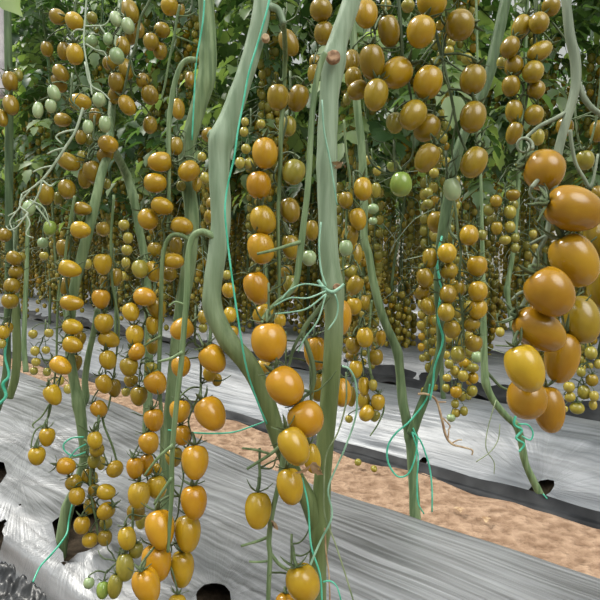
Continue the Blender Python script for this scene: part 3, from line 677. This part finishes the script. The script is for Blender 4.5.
# ------------------------------------------------------------------ the fruit
# truss: (phrase for the labels, plant, depth, [x y width length tip-angle colour extra-depth-in-cm])
TR = [
('big close truss under the furry grey forked stalk', 'grey', .40, '''544 170 44 40 70 m 3|574 209 45 56 75 m|574 260 45 54 30 m 1|550 292 46 49 35 m -1|581 319 36 47 10 a 3|604 240 36 46 10 a 4|602 287 28 42 0 a 5|539 330 40 53 58 m|525 368 38 47 20 g -1|562 357 34 50 -8 m 3|527 398 40 40 8 m 1.5|549 409 31 45 5 m 3'''),
('small truss behind the furry grey forked stalk', 'grey', .72, '598 131 16 21 0 a|598 193 12 15 0 a|585 160 18 19 10 v|565 127 17 18 0 a 4'),
('big fruit hanging between the two thick pale stems', 'centre', .50, '''269 342 36 38 5 o|285 386 38 39 40 o -1|306 419 37 36 30 o -1|294 446 30 38 28 g -1|312 458 18 29 10 g 3|290 486 28 35 12 g|316 353 24 33 5 o 10|319 387 20 28 0 a 12|338 317 28 36 0 o 9|342 392 20 28 0 o 9|263 367 16 15 0 g 16'''),
('bare forked stalk low over the silver film', 'centre', .535, '258 510 27 35 0 g -.5|303 583 34 37 20 g -1|286 603 22 20 0 o 3'),
('long string beside the bent stem knee', 'centre', .655, '''289 43 19 27 25 a|278 97 22 25 0 a|298 98 21 26 -20 a 3|289 126 15 20 0 v 4|265 153 26 30 5 o|294 172 23 25 -20 v|259 185 25 27 5 o|263 220 26 29 20 g|290 210 20 25 15 a 1|261 248 27 31 15 o|291 247 19 24 10 a 1|257 288 27 33 20 o|312 230 14 20 0 a 6|309 258 15 15 0 p 4|291 284 17 18 0 v 5|263 314 24 18 40 g 3|287 272 13 15 0 a 7|280 320 12 14 0 g 8'''),
('small cluster between bent stem and brown cut scar', 'centre', .72, '321 10 23 22 0 a|324 33 20 22 0 a 1|315 62 12 14 0 a 6|314 74 13 19 0 a 4'),
('dark stalked truss beside the brown cut scar', 'fork', .645, '''366 14 24 29 0 g|389 31 22 30 10 a 2|372 62 26 33 5 a|397 73 30 31 -50 g|376 95 25 31 -10 a -1|358 90 19 21 -60 a 2|354 79 24 18 -80 a 4|352 61 17 24 0 a 5|347 99 9 14 0 a 7|408 6 14 12 0 v 9|386 5 11 10 0 v 12'''),
('paired truss above the green heart shaped fruit', 'fork', .64, '''432 3 30 28 0 g|421 32 29 30 -15 g -1|460 25 31 28 -80 a|428 82 29 32 -20 g|473 79 26 28 -12 a|473 117 26 31 -15 a|413 115 26 31 -35 a|427 128 25 28 -40 a 2|395 123 18 21 0 v 5|427 158 24 29 -32 a|474 162 26 31 -28 a|401 184 23 24 0 G|393 166 13 11 0 G 6|452 189 18 22 10 p 2'''),
('double row hanging above the curled tendrils', 'beyond', .83, '''551 7 19 18 0 a|539 23 20 20 -20 a|521 27 18 24 -25 a|510 47 19 21 -25 a|540 51 19 26 -58 a|514 66 19 21 0 a|533 72 21 21 -20 a|511 86 18 20 0 a|536 90 18 18 -20 a|514 111 17 22 0 a|534 115 19 19 -20 a|514 133 16 22 -20 a|538 137 13 16 0 v 4|501 63 9 12 0 v 6'''),
('truss beside the twine wrapped fork stem', 'fork', .89, '''437 222 20 21 0 a 12|469 235 19 20 -10 g|430 258 15 20 0 a|447 253 19 19 0 g -2|449 271 19 17 60 a -1|477 266 20 21 0 g|425 278 17 20 10 a|422 292 17 16 60 a 1|428 306 14 18 20 a|448 294 17 19 -10 a -2|458 288 14 17 0 a 2|478 291 19 20 0 g|478 309 18 20 -20 g|446 312 17 18 0 a -2|428 204 11 10 0 a 6|482 235 9 11 0 a 5|452 329 17 18 10 a|472 324 16 16 -40 a 1|474 343 17 17 -20 a|458 354 15 16 0 v 1'''),
('small cluster over the black film fold', 'second', 1.45, '''477 357 11 12 0 p|464 363 11 11 0 g|449 364 9 10 0 a|455 371 10 11 0 v|463 376 11 12 0 v|473 378 11 12 0 g|473 368 12 9 0 a|447 378 9 8 0 v|472 391 11 12 0 a|456 392 12 12 0 g|462 396 9 11 0 a|446 388 8 9 0 a|456 413 9 9 0 v|464 411 8 10 0 a|455 404 8 9 0 a|451 418 9 8 0 G|448 338 9 10 0 v'''),
('small cluster behind the lowest big close fruit', 'second', 1.4, '''591 353 12 13 0 v|592 380 12 12 0 a|569 387 11 11 0 v|584 392 13 14 0 v|570 397 11 10 60 v|577 408 15 12 0 v|594 396 9 11 0 v|565 409 6 7 0 v|593 405 8 10 0 v|581 372 9 10 0 a|598 364 8 10 0 v'''),
('dim olive cluster under the curled tendrils', 'beyond', 1.5, '''496 201 12 12 0 a|513 195 14 12 0 a|489 210 11 12 0 a|510 212 13 13 0 v|513 205 11 11 0 a 5|497 228 11 13 0 a|510 227 11 12 0 v|492 219 10 11 0 a 5|515 238 9 10 0 a|505 240 12 10 0 v|515 248 9 10 0 a|533 234 8 9 0 v|535 247 7 7 0 v|500 332 9 10 0 v'''),
('string close beside the straight thick stem', 'fork', .86, '''363 189 20 23 0 g|346 200 15 17 0 a|358 219 17 22 10 g|350 236 17 21 -10 a 1|346 248 14 16 0 p -2|355 254 15 24 0 a 3|350 272 17 16 0 v|355 285 17 20 -30 a'''),
('lower string beside the straight thick stem', 'fork', .95, '''354 306 16 17 0 g|364 303 12 16 -10 a 2|365 337 17 20 0 g -1|353 345 16 18 0 a|381 338 10 16 0 g 2|376 357 15 16 0 a|356 369 14 17 0 g|364 386 12 18 0 g|373 385 9 12 0 v|364 401 13 18 0 a|378 402 14 16 0 g -1|367 413 14 17 -40 g|375 416 10 12 -30 a 2|352 356 14 11 0 a 4|351 396 10 20 0 a 4|349 419 8 8 0 v 3'''),
('tiny olive string beside the thin upper stem', 'fork', 1.5, '376 190 10 15 0 v|377 171 9 10 0 v|368 160 7 10 0 v|373 209 12 10 0 G|373 221 9 8 0 p|467 59 12 11 0 v|449 51 10 10 0 v|451 43 9 9 0 v|434 173 10 10 0 v|428 193 10 11 0 a'),
('stack hugging the slim stem over the planting hole', 'hole', .83, '''83 209 14 17 80 a 3|81 230 17 20 82 g|64 248 15 17 0 a 4|70 269 17 22 75 g|65 286 11 17 0 a 5|72 303 16 23 85 g|73 327 16 20 80 g|80 339 12 14 0 a 2|73 345 17 20 75 g -1|76 363 12 16 0 a 5|61 366 18 22 60 o -1|53 395 17 21 25 g -2|47 437 16 18 0 g -2|37 456 17 18 0 g -2'''),
('straight string between slim stem and hooked stalks', 'hole', .84, '''103 264 19 21 0 g|116 277 13 18 0 a 3|106 282 12 13 0 a 5|101 299 18 19 0 o|104 323 19 19 0 g|109 339 17 21 60 g 1|108 360 17 19 20 g|104 384 16 19 25 g -1|114 388 14 18 10 a 2|99 409 16 17 40 o'''),
('cluster dangling over the big planting hole', 'hole', .81, '''95 440 15 17 15 g -1|97 450 15 14 20 a|94 461 13 14 0 v 1|101 463 9 14 0 v 3|66 466 17 18 80 o|74 483 17 16 40 a 1|77 496 16 17 10 g|115 469 18 15 60 g|87 476 11 14 0 a 3|93 478 10 13 0 v 3|94 490 12 12 0 a 2|106 492 16 18 80 g|90 506 13 15 0 a 2|106 511 17 18 -50 g|82 525 17 17 0 g|90 540 16 15 0 g|105 538 15 15 0 a|106 523 13 12 0 v 3'''),
('upper arching stalk string under the curved stem', 'hook', .76, '''160 162 20 23 -85 g|155 183 20 22 88 g|162 206 18 22 70 g|148 219 20 21 30 g 1|176 146 14 18 0 a 1|189 171 20 22 -50 g|197 184 10 15 0 a 2|181 186 10 11 0 a 3|182 226 18 22 70 g|155 250 15 16 0 a 2|176 246 13 19 0 a 3|140 269 17 18 15 v|153 271 14 21 15 g 1|173 261 17 22 85 g|170 274 16 13 85 a 3'''),
('middle string along the second hooked stalk', 'hook', .74, '''145 297 19 23 80 o|157 308 18 21 20 a 2|131 312 17 18 20 g|153 325 14 19 0 g 2|135 335 18 20 10 g 1|153 346 14 16 0 a 4|137 352 19 15 60 o|129 367 18 19 10 a|151 368 13 12 0 v 1|156 383 22 23 30 o|139 396 17 19 0 a 2|131 381 14 13 0 a 3|126 392 9 9 0 v 5'''),
('crowded lower cluster left of the long hooked stalk', 'hook', .72, '''154 420 20 22 10 o|149 443 20 21 20 o|135 468 17 21 5 o|147 465 15 22 0 o 1|157 469 10 12 0 g 3|139 495 22 26 5 g -1|157 487 20 22 10 g 1|136 512 18 17 0 a 2|141 521 11 15 0 v 4'''),
('long hooked stalk ending in plump heart shaped fruit', 'centre', .56, '''182 329 22 23 -60 o 2|181 366 20 21 0 o 2|180 411 21 22 0 o 2|182 435 18 20 10 o 2|174 457 18 19 0 a 4|213 359 26 29 35 o|210 374 14 15 0 g 3|217 380 10 13 0 g 3|211 414 30 34 35 o -1|195 462 27 33 5 o|194 502 27 33 5 o|160 529 29 37 15 o|188 533 26 35 5 g 1|157 562 29 36 12 o|182 569 24 35 0 g 1|147 586 28 36 15 o -1|177 605 19 20 0 g'''),
('green tipped tail below the planting hole', 'hook', .70, '127 538 18 22 15 g|136 550 15 16 0 v 1|125 567 18 26 5 v|115 586 15 23 -5 v|103 590 13 16 0 G|89 583 11 11 0 p'),
('pale unripe truss on the thin frosted stalk', 'hole', .84, '116 19 12 16 20 p|128 26 13 16 20 p|108 39 10 13 0 p|92 41 11 12 0 p 2|117 56 15 16 20 p|99 100 13 14 0 p 2|54 93 12 16 20 p|38 110 11 16 0 p|51 106 11 13 0 p|88 127 11 14 0 p|105 124 12 16 0 p'),
('amber fruit around the thin frosted stalk', 'hole', .92, '''58 17 15 17 60 a|74 21 17 19 50 g -2|92 18 11 12 0 a 3|64 51 13 17 0 a|75 54 17 20 5 g -2|47 49 12 14 0 a 2|61 73 14 19 45 a|59 83 14 19 30 a 2|80 102 17 21 85 g -3|63 120 14 17 80 a|95 116 12 16 0 a 2|108 63 11 13 0 a 4'''),
('amber truss under the topmost dark stalk', 'leaning', .93, '''130 11 18 25 20 a|139 30 11 16 0 a 1|131 37 13 14 0 a 3|123 46 14 19 10 a|113 63 13 15 0 a 2|126 69 15 21 15 a|117 83 17 20 10 a|115 96 14 15 0 a 2|127 105 16 23 35 g -1|143 81 14 15 0 a|150 95 17 19 20 a|150 125 15 17 0 a 2'''),
('amber string on the thin bare stalk near teal twine', 'hook', .84, '170 6 19 18 -60 g|180 10 10 15 0 a 3|162 30 15 16 60 a|151 42 16 16 0 a|160 51 15 17 10 a|178 109 14 22 10 g|190 79 10 16 0 a 6|210 17 10 16 0 g 8'),
('amber fruit beside the frosted white stalk', 'leaning', .90, '''108 144 17 21 65 g -2|105 155 17 15 40 a|69 162 17 22 60 a|81 137 11 14 0 a 3|90 141 10 14 0 a 3|93 172 19 22 20 a -1|85 178 14 20 0 a 2|67 189 17 19 20 a|46 194 16 21 0 a|58 198 9 13 0 a 3|83 157 12 13 0 v 3|107 184 8 11 0 a 3|103 229 14 14 20 a 4'''),
('unripe fruit under the dry curly flower stubs', 'hole', .88, '29 208 13 15 0 p|50 228 13 15 0 G|43 243 11 11 0 p 3'),
('brownish truss hanging under the hanging grey rod', 'edge', .95, '10 81 15 19 10 a|18 75 10 14 20 a 3|11 105 16 21 20 a|2 118 12 19 20 a|5 235 13 13 0 a 2|14 258 14 15 60 a|21 257 9 10 0 v 6|16 272 15 14 60 a|12 286 16 16 0 a|10 301 17 16 0 a|3 332 13 14 0 g|8 328 10 12 0 g 3|2 344 8 10 0 v'),
('dim amber fruit between the curved and bent stems', 'hook', 1.15, '209 135 15 14 40 a|216 155 10 13 0 a|202 157 9 10 0 v|205 178 10 12 0 v|212 204 13 13 0 a|210 216 12 13 0 a|217 224 10 12 0 a|203 317 11 14 0 a|203 328 9 10 0 a'),
('olive string behind the leaning stem', 'leaning', 1.4, '124 225 11 11 0 v|128 238 10 12 0 v|127 250 11 11 0 v|126 263 9 12 0 v|123 276 7 10 0 v|87 264 10 11 0 v|44 256 9 9 0 v|33 334 9 9 0 v|35 351 9 10 0 v|36 362 9 9 0 v|34 371 8 8 0 a|49 333 9 9 0 v|46 350 8 8 0 v|47 372 8 9 0 a|60 381 8 9 0 v|68 389 9 10 0 v'),
('small fruit seen past the twine of the bent stem', 'hook', 1.3, '227 275 9 10 0 v|229 290 14 15 0 g|230 315 14 16 0 g|232 332 13 13 0 g|245 122 8 9 0 v|244 132 9 10 0 v|261 124 9 9 0 v|246 149 10 10 0 v|240 163 10 12 0 v|249 163 9 11 0 v'),
]
PLOOK = {'m': 'deep gold', 'o': 'orange', 'g': 'golden', 'a': 'amber', 'v': 'olive', 'G': 'green', 'p': 'pale'}
ORD = 'topmost second third fourth fifth sixth seventh eighth ninth tenth eleventh twelfth thirteenth fourteenth fifteenth sixteenth seventeenth eighteenth nineteenth twentieth'.split()

# unit fruit: width 1, length 1, stalk end at +z
def fruit_mesh(name, seg_, rings, taper, lobes=0.0, seed=0):
    v = []; f = []
    for j in range(1, rings):
        th = PI * j / rings; z = math.cos(th) * 0.5; r = math.sin(th) ** 0.86 * 0.5
        r *= 1 + taper * z                                  # fuller towards the stalk end when positive
        if z > 0.40: z -= (z - 0.40) * 0.35                   # dimple round the stalk
        for k in range(seg_):
            a = 2 * PI * k / seg_; q = 1 + lobes * math.cos(a * 3 + seed) * (0.5 + z)
            v.append((math.cos(a) * r * q, math.sin(a) * r * q, z))
    top = len(v); v.append((0, 0, 0.45)); bot = len(v); v.append((0, 0, -0.505))
    for j in range(rings - 2):
        for k in range(seg_):
            k2 = (k + 1) % seg_; f.append((j * seg_ + k, (j + 1) * seg_ + k, (j + 1) * seg_ + k2, j * seg_ + k2))
    for k in range(seg_):
        k2 = (k + 1) % seg_; f.append((top, k, k2)); f.append((bot, (rings - 2) * seg_ + k2, (rings - 2) * seg_ + k))
    return v, f
FVAR = [(fruit_mesh('f', 24, 16, 0.05, .012, 0)), (fruit_mesh('f', 24, 16, 0.34, .03, 1)), (fruit_mesh('f', 24, 16, 0.16, .02, 2)), (fruit_mesh('f', 24, 16, -0.06, .01, 3))]
FME = {}
def fruit_data(v, c):
    if (v, c) not in FME:
        me = bpy.data.meshes.new('tomato'); me.from_pydata(FVAR[v][0], [], FVAR[v][1]); me.materials.append(FM[c])
        me.polygons.foreach_set('use_smooth', [True] * len(me.polygons)); FME[(v, c)] = me
    return FME[(v, c)]
def calyx_mesh(seed):
    R = random.Random(seed); mb = MB()
    for k in range(5):
        a = 2 * PI * k / 5 + R.uniform(-.25, .25); L = R.uniform(.46, .70); curl = R.uniform(.3, 1.1)
        d = Vector((math.cos(a), math.sin(a), 0)); s = Vector((-d.y, d.x, 0)); vv = []
        for i, w in enumerate((.05, .08, .07, .048, .01)):
            u = i / 4; c = d * (L * u * (1 - .25 * u * curl)) + Vector((0, 0, .465 + L * (.10 * math.sin(u * 2.2) + curl * .55 * u * u) - (.06 * u)))
            vv += [c + s * w, c + Vector((0, 0, -.014)), c - s * w, c + Vector((0, 0, .02))]
        ff = []
        for i in range(4):
            b = i * 4; ff += [(b + q, b + (q + 1) % 4, b + 4 + (q + 1) % 4, b + 4 + q) for q in range(4)]
        mb.add(vv, ff)
    tube(mb, [Vector((0, 0, .43)), Vector((0, 0, .50)), Vector((.01, 0, .58))], [.055, .05, .045], 6, n=2)
    me = bpy.data.meshes.new('calyx'); me.from_pydata([tuple(p) for p in mb.v], [], mb.f); me.materials.append(M_CALYX)
    me.polygons.foreach_set('use_smooth', [True] * len(me.polygons)); return me
CAL = [calyx_mesh(s) for s in range(6)]

items = []
for ti, (phrase, pk, z, data) in enumerate(TR):
    rows = []
    for tok in data.split('|'):
        q = tok.split()
        if not q: continue
        rows.append(dict(x=float(q[0]), y=float(q[1]), w=float(q[2]), l=float(q[3]), a=float(q[4]), c=q[5], z=z + (float(q[6]) if len(q) > 6 else 0) * .01, t=ti))
    rows.sort(key=lambda r: r['y'])
    for i, r in enumerate(rows): r['ord'] = i; r['n'] = len(rows); r['z'] += random.uniform(-.004, .004); r['z0'] = r['z']
    items += rows
# settle the depths: no two fruits and no fruit and stem may share the same space
SP = np.array([tuple(p) for p, r in STEM_PTS]); SR = np.array([r for p, r in STEM_PTS])
SZ = np.array([-(CAM_R.transposed() @ (p - cam.location)).z for p, r in STEM_PTS])
X = np.array([tuple(ray(i['x'], i['y'])) for i in items]); Z = np.array([i['z'] for i in items]); Z0 = Z.copy()
WL = np.array([(i['w'] * .6 + i['l'] * .4) / 2 / F for i in items]); O = np.array([0, 0, CAM_H])
for it in range(140):
    C = O + X * Z[:, None]; Rr = WL * Z * 0.97
    dv = C[:, None, :] - C[None, :, :]; dist = np.sqrt((dv ** 2).sum(-1)) + np.eye(len(Z)) * 9
    pen = np.clip(Rr[:, None] + Rr[None, :] - dist, 0, None)
    sg = np.sign(Z[:, None] - Z[None, :]); sg[sg == 0] = 1
    push = (pen * sg).sum(1) * 0.35
    if len(SP):
        d2 = np.sqrt(((C[:, None, :] - SP[None, :, :]) ** 2).sum(-1)); pe = np.clip(Rr[:, None] + SR[None, :] * 1.05 - d2, 0, None)
        k = pe.argmax(1); m_ = pe[np.arange(len(Z)), k]; s_ = np.sign(Z0 - SZ[k]); push += m_ * s_ * 0.6
    Z = np.clip(Z + np.clip(push, -.01, .01), Z0 - .10, Z0 + .14)
for i, zz in zip(items, Z): i['z'] = float(zz)
order = sorted(range(len(items)), key=lambda k: -items[k]['w'] * items[k]['l'])
single = set(order[:300])

PED = {}                                        # pedicels collected per truss
low_hand = []
for k, it in enumerate(items):
    z = it['z']; c = P(it['x'], it['y'], z); w = it['w'] * z / F; l = it['l'] * z / F
    R = random.Random(k)
    a = math.radians(it['a']); tip = (-UP * math.cos(a) + RIGHT * math.sin(a))
    tip = (tip + BACK * R.uniform(-.15, .42)).normalized()
    Lr = l * (1.06 if it['l'] >= it['w'] else 1.0)
    it['axis'] = -tip; it['end'] = c - tip * Lr * .46; it['c3'] = c; it['r'] = w / 2
    PED.setdefault(it['t'], []).append(it)
    if k not in single: low_hand.append((c, w / 2, it['l'] / it['w'], {'g': 0, 'o': 0, 'm': 0, 'a': 1, 'v': 2, 'G': 3, 'p': 3}[it['c']], -tip)); continue
    big = it['w'] > 22
    if it['l'] / it['w'] > 1.2 and big: v = 1 if it['t'] == 22 else 2
    elif it['t'] == 16: v = 1
    elif it['t'] in (17, 20, 21, 22): v = 1 if R.random() < .5 else 2
    else: v = R.choice([0, 0, 2, 3])
    o = bpy.data.objects.new('tomato', fruit_data(v, it['c'])); COL.objects.link(o)
    o.location = c; o.scale = (w, w * R.uniform(.94, 1.0), Lr)
    o.rotation_mode = 'QUATERNION'; q = (-tip).to_track_quat('Z', 'Y'); o.rotation_quaternion = q @ Quaternion((0, 0, 1), R.random() * 6.28)
    ph = TR[it['t']][0]
    od = ORD[it['ord']] if it['ord'] < it['n'] - 1 or it['n'] == 1 else 'lowest'
    lab = '%s tomato, %s in the %s' % (PLOOK[it['c']], od if od in ('topmost', 'lowest') else od + ' down', ph)
    tag(o, lab, 'tomato', 'tomatoes of the ' + ph)
    ca = bpy.data.objects.new('calyx', CAL[R.randrange(6)]); COL.objects.link(ca); ca.parent = o
    if it['w'] > 30: ca.scale = (.85, .85, 1)

# pedicels and, where the photo shows none of it, the string the fruit hangs on
for ti, its in PED.items():
    phrase, pk, z, _ = TR[ti]; root = PL[pk]
    its = sorted(its, key=lambda i: i['y'])
    # spine: running mean of the stalk ends, set a little behind the fruit
    groups = []
    for i in its:
        if groups and (i['y'] - groups[-1][-1]['y'] > 48 or abs(i['x'] - sum(j['x'] for j in groups[-1][-4:]) / len(groups[-1][-4:])) > 46): groups.append([i])
        elif groups: groups[-1].append(i)
        else: groups.append([i])
    for gr in groups:
        sp = []; mb = MB()
        for a in range(len(gr)):
            w_ = gr[max(0, a - 2):a + 3]
            sp.append(sum((i['end'] for i in w_), Vector()) / len(w_) + (-BACK) * (0.012))
        top = sp[0] + Vector((0, 0, .035)) - BACK * .01
        spine = [top] + sp
        clean = [spine[0]]
        for p in spine[1:]:
            if p.z < clean[-1].z - .006: clean.append(p)
        if len(clean) < 2: clean.append(clean[0] - Vector((0, 0, .02)))
        rad = max(.0010, min(.0018, 1.3 * z / F))
        cc, _r = tube(mb, clean, [rad * (1.1 - .5 * i / len(clean)) for i in range(len(clean))], 5, n=4)
        for i in gr:
            e = i['end']
            best = min(cc, key=lambda p: (p - (e + Vector((0, 0, .012)))).length)
            ax = i['axis']; m1 = e + ax * i['r'] * .35
            m2 = (m1 + best) * .5 + Vector((0, 0, .004))
            pr_ = max(.0009, min(.0015, i['r'] * .09))
            tube(mb, [e - ax * i['r'] * .1, m1, m2, best], [pr_ * 1.25, pr_, pr_ * 1.15, pr_], 5, n=3)
        R = random.Random(ti * 31 + len(gr))
        for q in range(2 + len(gr) // 2):                    # bare pedicels whose fruit is gone, curling at the end
            b0 = R.choice(cc[1:]); a = R.random() * 6.28; p = Vector(b0); pts = [p]; d = Vector((math.cos(a), math.sin(a) * .6 - .3, R.uniform(-.4, .6))).normalized()
            for k in range(4):
                d = (d + Vector((R.uniform(-.5, .5), R.uniform(-.5, .5), R.uniform(-.2, .6)))).normalized(); p = p + d * R.uniform(.005, .010); pts.append(p)
            tube(mb, pts, [.0010, .0009, .0009, .0008, .0005], 4, n=3)
        mb.build('truss_stalk', M_DARK, root)

# everything smaller than that, on the plants behind: one mesh
mb = MB()
allv = []; allf = []; allm = []; off = 0
for lst, sides, rings in ((LOWER, 6, 5), (LOW, 9, 7)):
    sv, sf = fruit_mesh('s', sides, rings, 0.05); SVA = np.array(sv)
    for (c, r, asp, mi) in lst:
        allv.append(SVA * np.array([2 * r, 2 * r, 2 * r * asp]) + np.array(c))
        allf += [tuple(i + off for i in f) for f in sf]; allm += [mi] * len(sf); off += len(sv)
sv, sf = fruit_mesh('s', 14, 10, 0.05); SVA = np.array(sv)
for (c, r, asp, mi, ax) in low_hand:
    q = np.array(ax.to_track_quat('Z', 'Y').to_matrix())
    a = (SVA * np.array([2 * r, 2 * r, 2 * r * asp])) @ q.T + np.array(c)
    allv.append(a); allf += [tuple(i + off for i in f) for f in sf]; allm += [mi] * len(sf); off += len(sv)
me = bpy.data.meshes.new('distant_tomatoes'); me.from_pydata(np.concatenate(allv).tolist(), [], allf)
for c in 'gvwp': me.materials.append(FM[c])
me.polygons.foreach_set('use_smooth', [True] * len(me.polygons)); me.polygons.foreach_set('material_index', allm)
far = bpy.data.objects.new('distant_tomatoes', me); COL.objects.link(far)
tag(far, 'countless small olive and amber tomatoes hanging on the plants behind', 'tomatoes', kind='stuff')

# ------------------------------------------------------------------ twine
def twine(label, specs, m=M_TWINE, group=None):
    mb = MB()
    for spec, z in specs:
        pts, rad = seg(spec, z); tube(mb, pts, [r * .8 for r in rad], 6, n=5)
    return tag(mb.build('twine', m), label, 'twine', group)
twine('teal twine running down along the bent pale stem', [('271,-10,1.4 267,10,1.4 258,42,1.4 249,72,1.4 243,104,1.3 238,130,1.3 234,158,1.3 228,184,1.3 225,210,1.3 228,245,1.3 233,285,1.3 239,325,1.3 247,370,1.3 258,403,1.2 267,424,1.2', .536)])
twine('teal twine down the curved green stem behind', [('205,-10,1.2 203,20,1.2 199,45,1.2 196,64,1.2 194,100,1.1 192,140,1.1', .782)])
twine('pale green twine knotted round the straight thick stem below its middle', [
    ('322,100,1.2 324,130,1.2 330,160,1.2 334,185,1.1 337,205,1', .541), ('321,222,1.3 319,245,1.3 321,270,1.3 326,286,1.3', .5405), ('318,280,2.2 324,288,2.6 332,292,2.4 340,288,2.2 344,284,1.8', .5365),
    ('326,287,1.3 305,284,1.2 290,290,1.1 281,300,1', .53), ('326,291,1.3 308,298,1.2 290,298,1.1 274,306,1.2', .53), ('326,294,1.3 308,308,1.2 292,312,1.1 274,314,1.2', .53), ('335,294,1.2 338,305,1.1 336,318,1.1 328,330,1', .535), ('326,294,1 318,320,1 305,338,1 298,352,1', .53)], M_TWINE2)
twine('pale green twine strand trailing down beside the foot of the thick stem', [('342,366,1.6 350,370,1.5 356,385,1.3 356,415,1.2 345,448,1.2 336,468,1.2 328,490,1.2 332,516,1.3 320,542,1.4 310,566,1.4 303,588,1.4 312,604,1.3', .53)], M_TWINE2)
twine('dull green twine crossing the thick stem and slanting away low', [('346,372,1.1 346,402,1.1 338,432,1 326,456,1 324,490,1 325,516,1.1 334,540,1.1 344,570,1.1 355,606,1.1', .535)], M_TWINE3)
twine('teal twine along the joined foot of the two pale stems', [('302,478,1.2 308,505,1.2 311,545,1.3 320,575,1.3 322,606,1.3', .535), ('323,582,1.1 330,581,1.1 337,587,1 342,604,1', .535)])
twine('thin brown twine hanging straight at the foot of the thick stem', [('325,528,1.2 326,552,1 329,575,1 330,606,1', .536)], M_DRY)
twine('teal twine stretched level beyond the edge of the silver film', [('168,430,1 190,432.5,1.1 215,433.5,1.1 234,432,1.1 250,427,1.1 266,421,1', .70)])
twine('teal twine looped round the forking node behind the silver film', [('430,384,1.1 426,400,1.1 410,421,1.2 396,433,1.2 388,446,1.2 388,462,1.2 397,476,1.2 408,474,1.2 415,458,1.1 417,440,1.1 413,428,1', .955), ('412,432,1.2 420,440,1.1 426,455,1.1 430,470,1.1 432,490,1.1 432,512,1', .955), ('412,432,1 418,455,1 417,480,.9 418,502,.9 424,514,.8', .955)])
twine('teal twine wound along the upper fork stem', [('442,236,1.4 437,262,1.5 441,290,1.5 438,318,1.5 443,340,1.4 435,366,1.3 433,384,1.3 430,400,1.2', .945)])
twine('teal twine wound round the leaning bare stem of the second bed', [('518,410,1.6 514,424,1.6 522,430,1.6 516,438,1.6 524,444,1.4 519,452,1.2', zb - .02), ('518,424,1.2 528,425,1.1 533,433,1 530,440,1 522,436,1', zb - .02), ('543,494,.9 552,504,.9 562,514,.8', zb - .02)])
twine('teal twine dropping across the film from the slim stem', [('72,505,1.2 69,520,1.2 67,533,1.2,.83 60,544,1.2,.815 50,556,1.2,.79 40,567,1.2,.76 33,582,1.2,.74', .845)])
twine('green twine loop round the slim stem above the bare film', [('84,437,1.1 72,438,1.1 64,444,1.1 65,451,1 74,456,1 86,452,1', .85), ('86,444,1 76,450,1 68,460,1', .848)])
twine('teal twine round the stem under the hanging grey rod', [('9,330,1.4 5,355,1.4 9,375,1.8 3,384,2.2 6,396,2 -2,405,2', .97)])
twine('faint thin grey twine strands before the second bed film', [('496,400,.7 488,428,.6 486,448,.6 494,462,.6 494,474,.5', zb - .08), ('500,424,.6 498,440,.6 490,452,.6 476,462,.6', zb - .08)], M_TWINE3)

# ------------------------------------------------------------------ small things
# pale post and the leaf blade over it
mb = MB(); tube(mb, [P(-3.5, -40, 1.1), P(-3.5, 30, 1.1), P(-3.2, 60, 1.1), P(-3, 96, 1.1)], [7.6 * 1.1 / F] * 4, 18, 0, .06, n=5)
tag(mb.build('hanging_rod', M_POST), 'pale grey rod hanging below the broad leaf at the very corner', 'rod')
lb = MB()
leaflet(lb, P(-14, -14, .62), (RIGHT * .85 - UP * .55 + BACK * .1).normalized(), (BACK * .8 + UP * .5).normalized(), .042, .017, 0)
tag(lb.build('leaf', M_LEAF[2]), 'single broad green leaf hanging close in the top corner above the grey rod', 'leaf')
# dry scraps left on stalks
def scrap(x, y, z, s, label):
    mb = MB(); R = random.Random(int(x))
    c = P(x, y, z)
    for k in range(3):
        d = Vector((R.uniform(-1, 1), R.uniform(-1, 1), R.uniform(-.8, .5))).normalized()
        leaflet(mb, c, d, d.orthogonal().normalized(), s * R.uniform(.7, 1.1), s * .3, 0)
    return tag(mb.build('dry_scrap', M_DRY), label, 'dry leaf')
scrap(311, 464, .468, .014, 'crumpled tan dry scrap stuck below the big central fruit')
scrap(276, 523, .535, .012, 'shrivelled brown sepal scrap on the bare forked stalk')
scrap(342, 163, .55, .010, 'tan dry flake caught beside the straight thick stem')
# fallen fruit and scraps on the path
for (x, y, w, lab) in ((358, 463, 9, 'fallen yellow tomato lying on the soil path nearer the thick stem'), (374, 469, 8, 'fallen yellow tomato lying on the soil path nearer the forking node')):
    d = ray(x, y); zz = CAM_H - .012; s = (CAM_H - .012) / -d.z
    o = bpy.data.objects.new('tomato', fruit_data(0, 'v')); COL.objects.link(o); o.location = Vector((0, 0, CAM_H)) + d * s
    r = w * s / F; o.scale = (r * .8, r * .8, r); o.rotation_euler = (1.4, 0, x)
    o.location.z = r * .42 + .004
    tag(o, lab, 'tomato', 'fallen tomatoes on the path')
for (x, y, lab) in ((459, 511, 'pale dry leaf scrap on the soil path below the bare branch'), (486, 521, 'pale dry leaf scrap on the soil path below the second bed hole')):
    d = ray(x, y); s = (CAM_H - .008) / -d.z; p = Vector((0, 0, CAM_H)) + d * s
    mb = MB()
    for k in range(3): leaflet(mb, p + Vector((0, 0, .004)), Vector((math.cos(k * 2.2 + x), math.sin(k * 2.2 + x), .15)).normalized(), Vector((0, 0, 1)), .014, .006, 0)
    tag(mb.build('dry_scrap', M_DRY), lab, 'dry leaf')
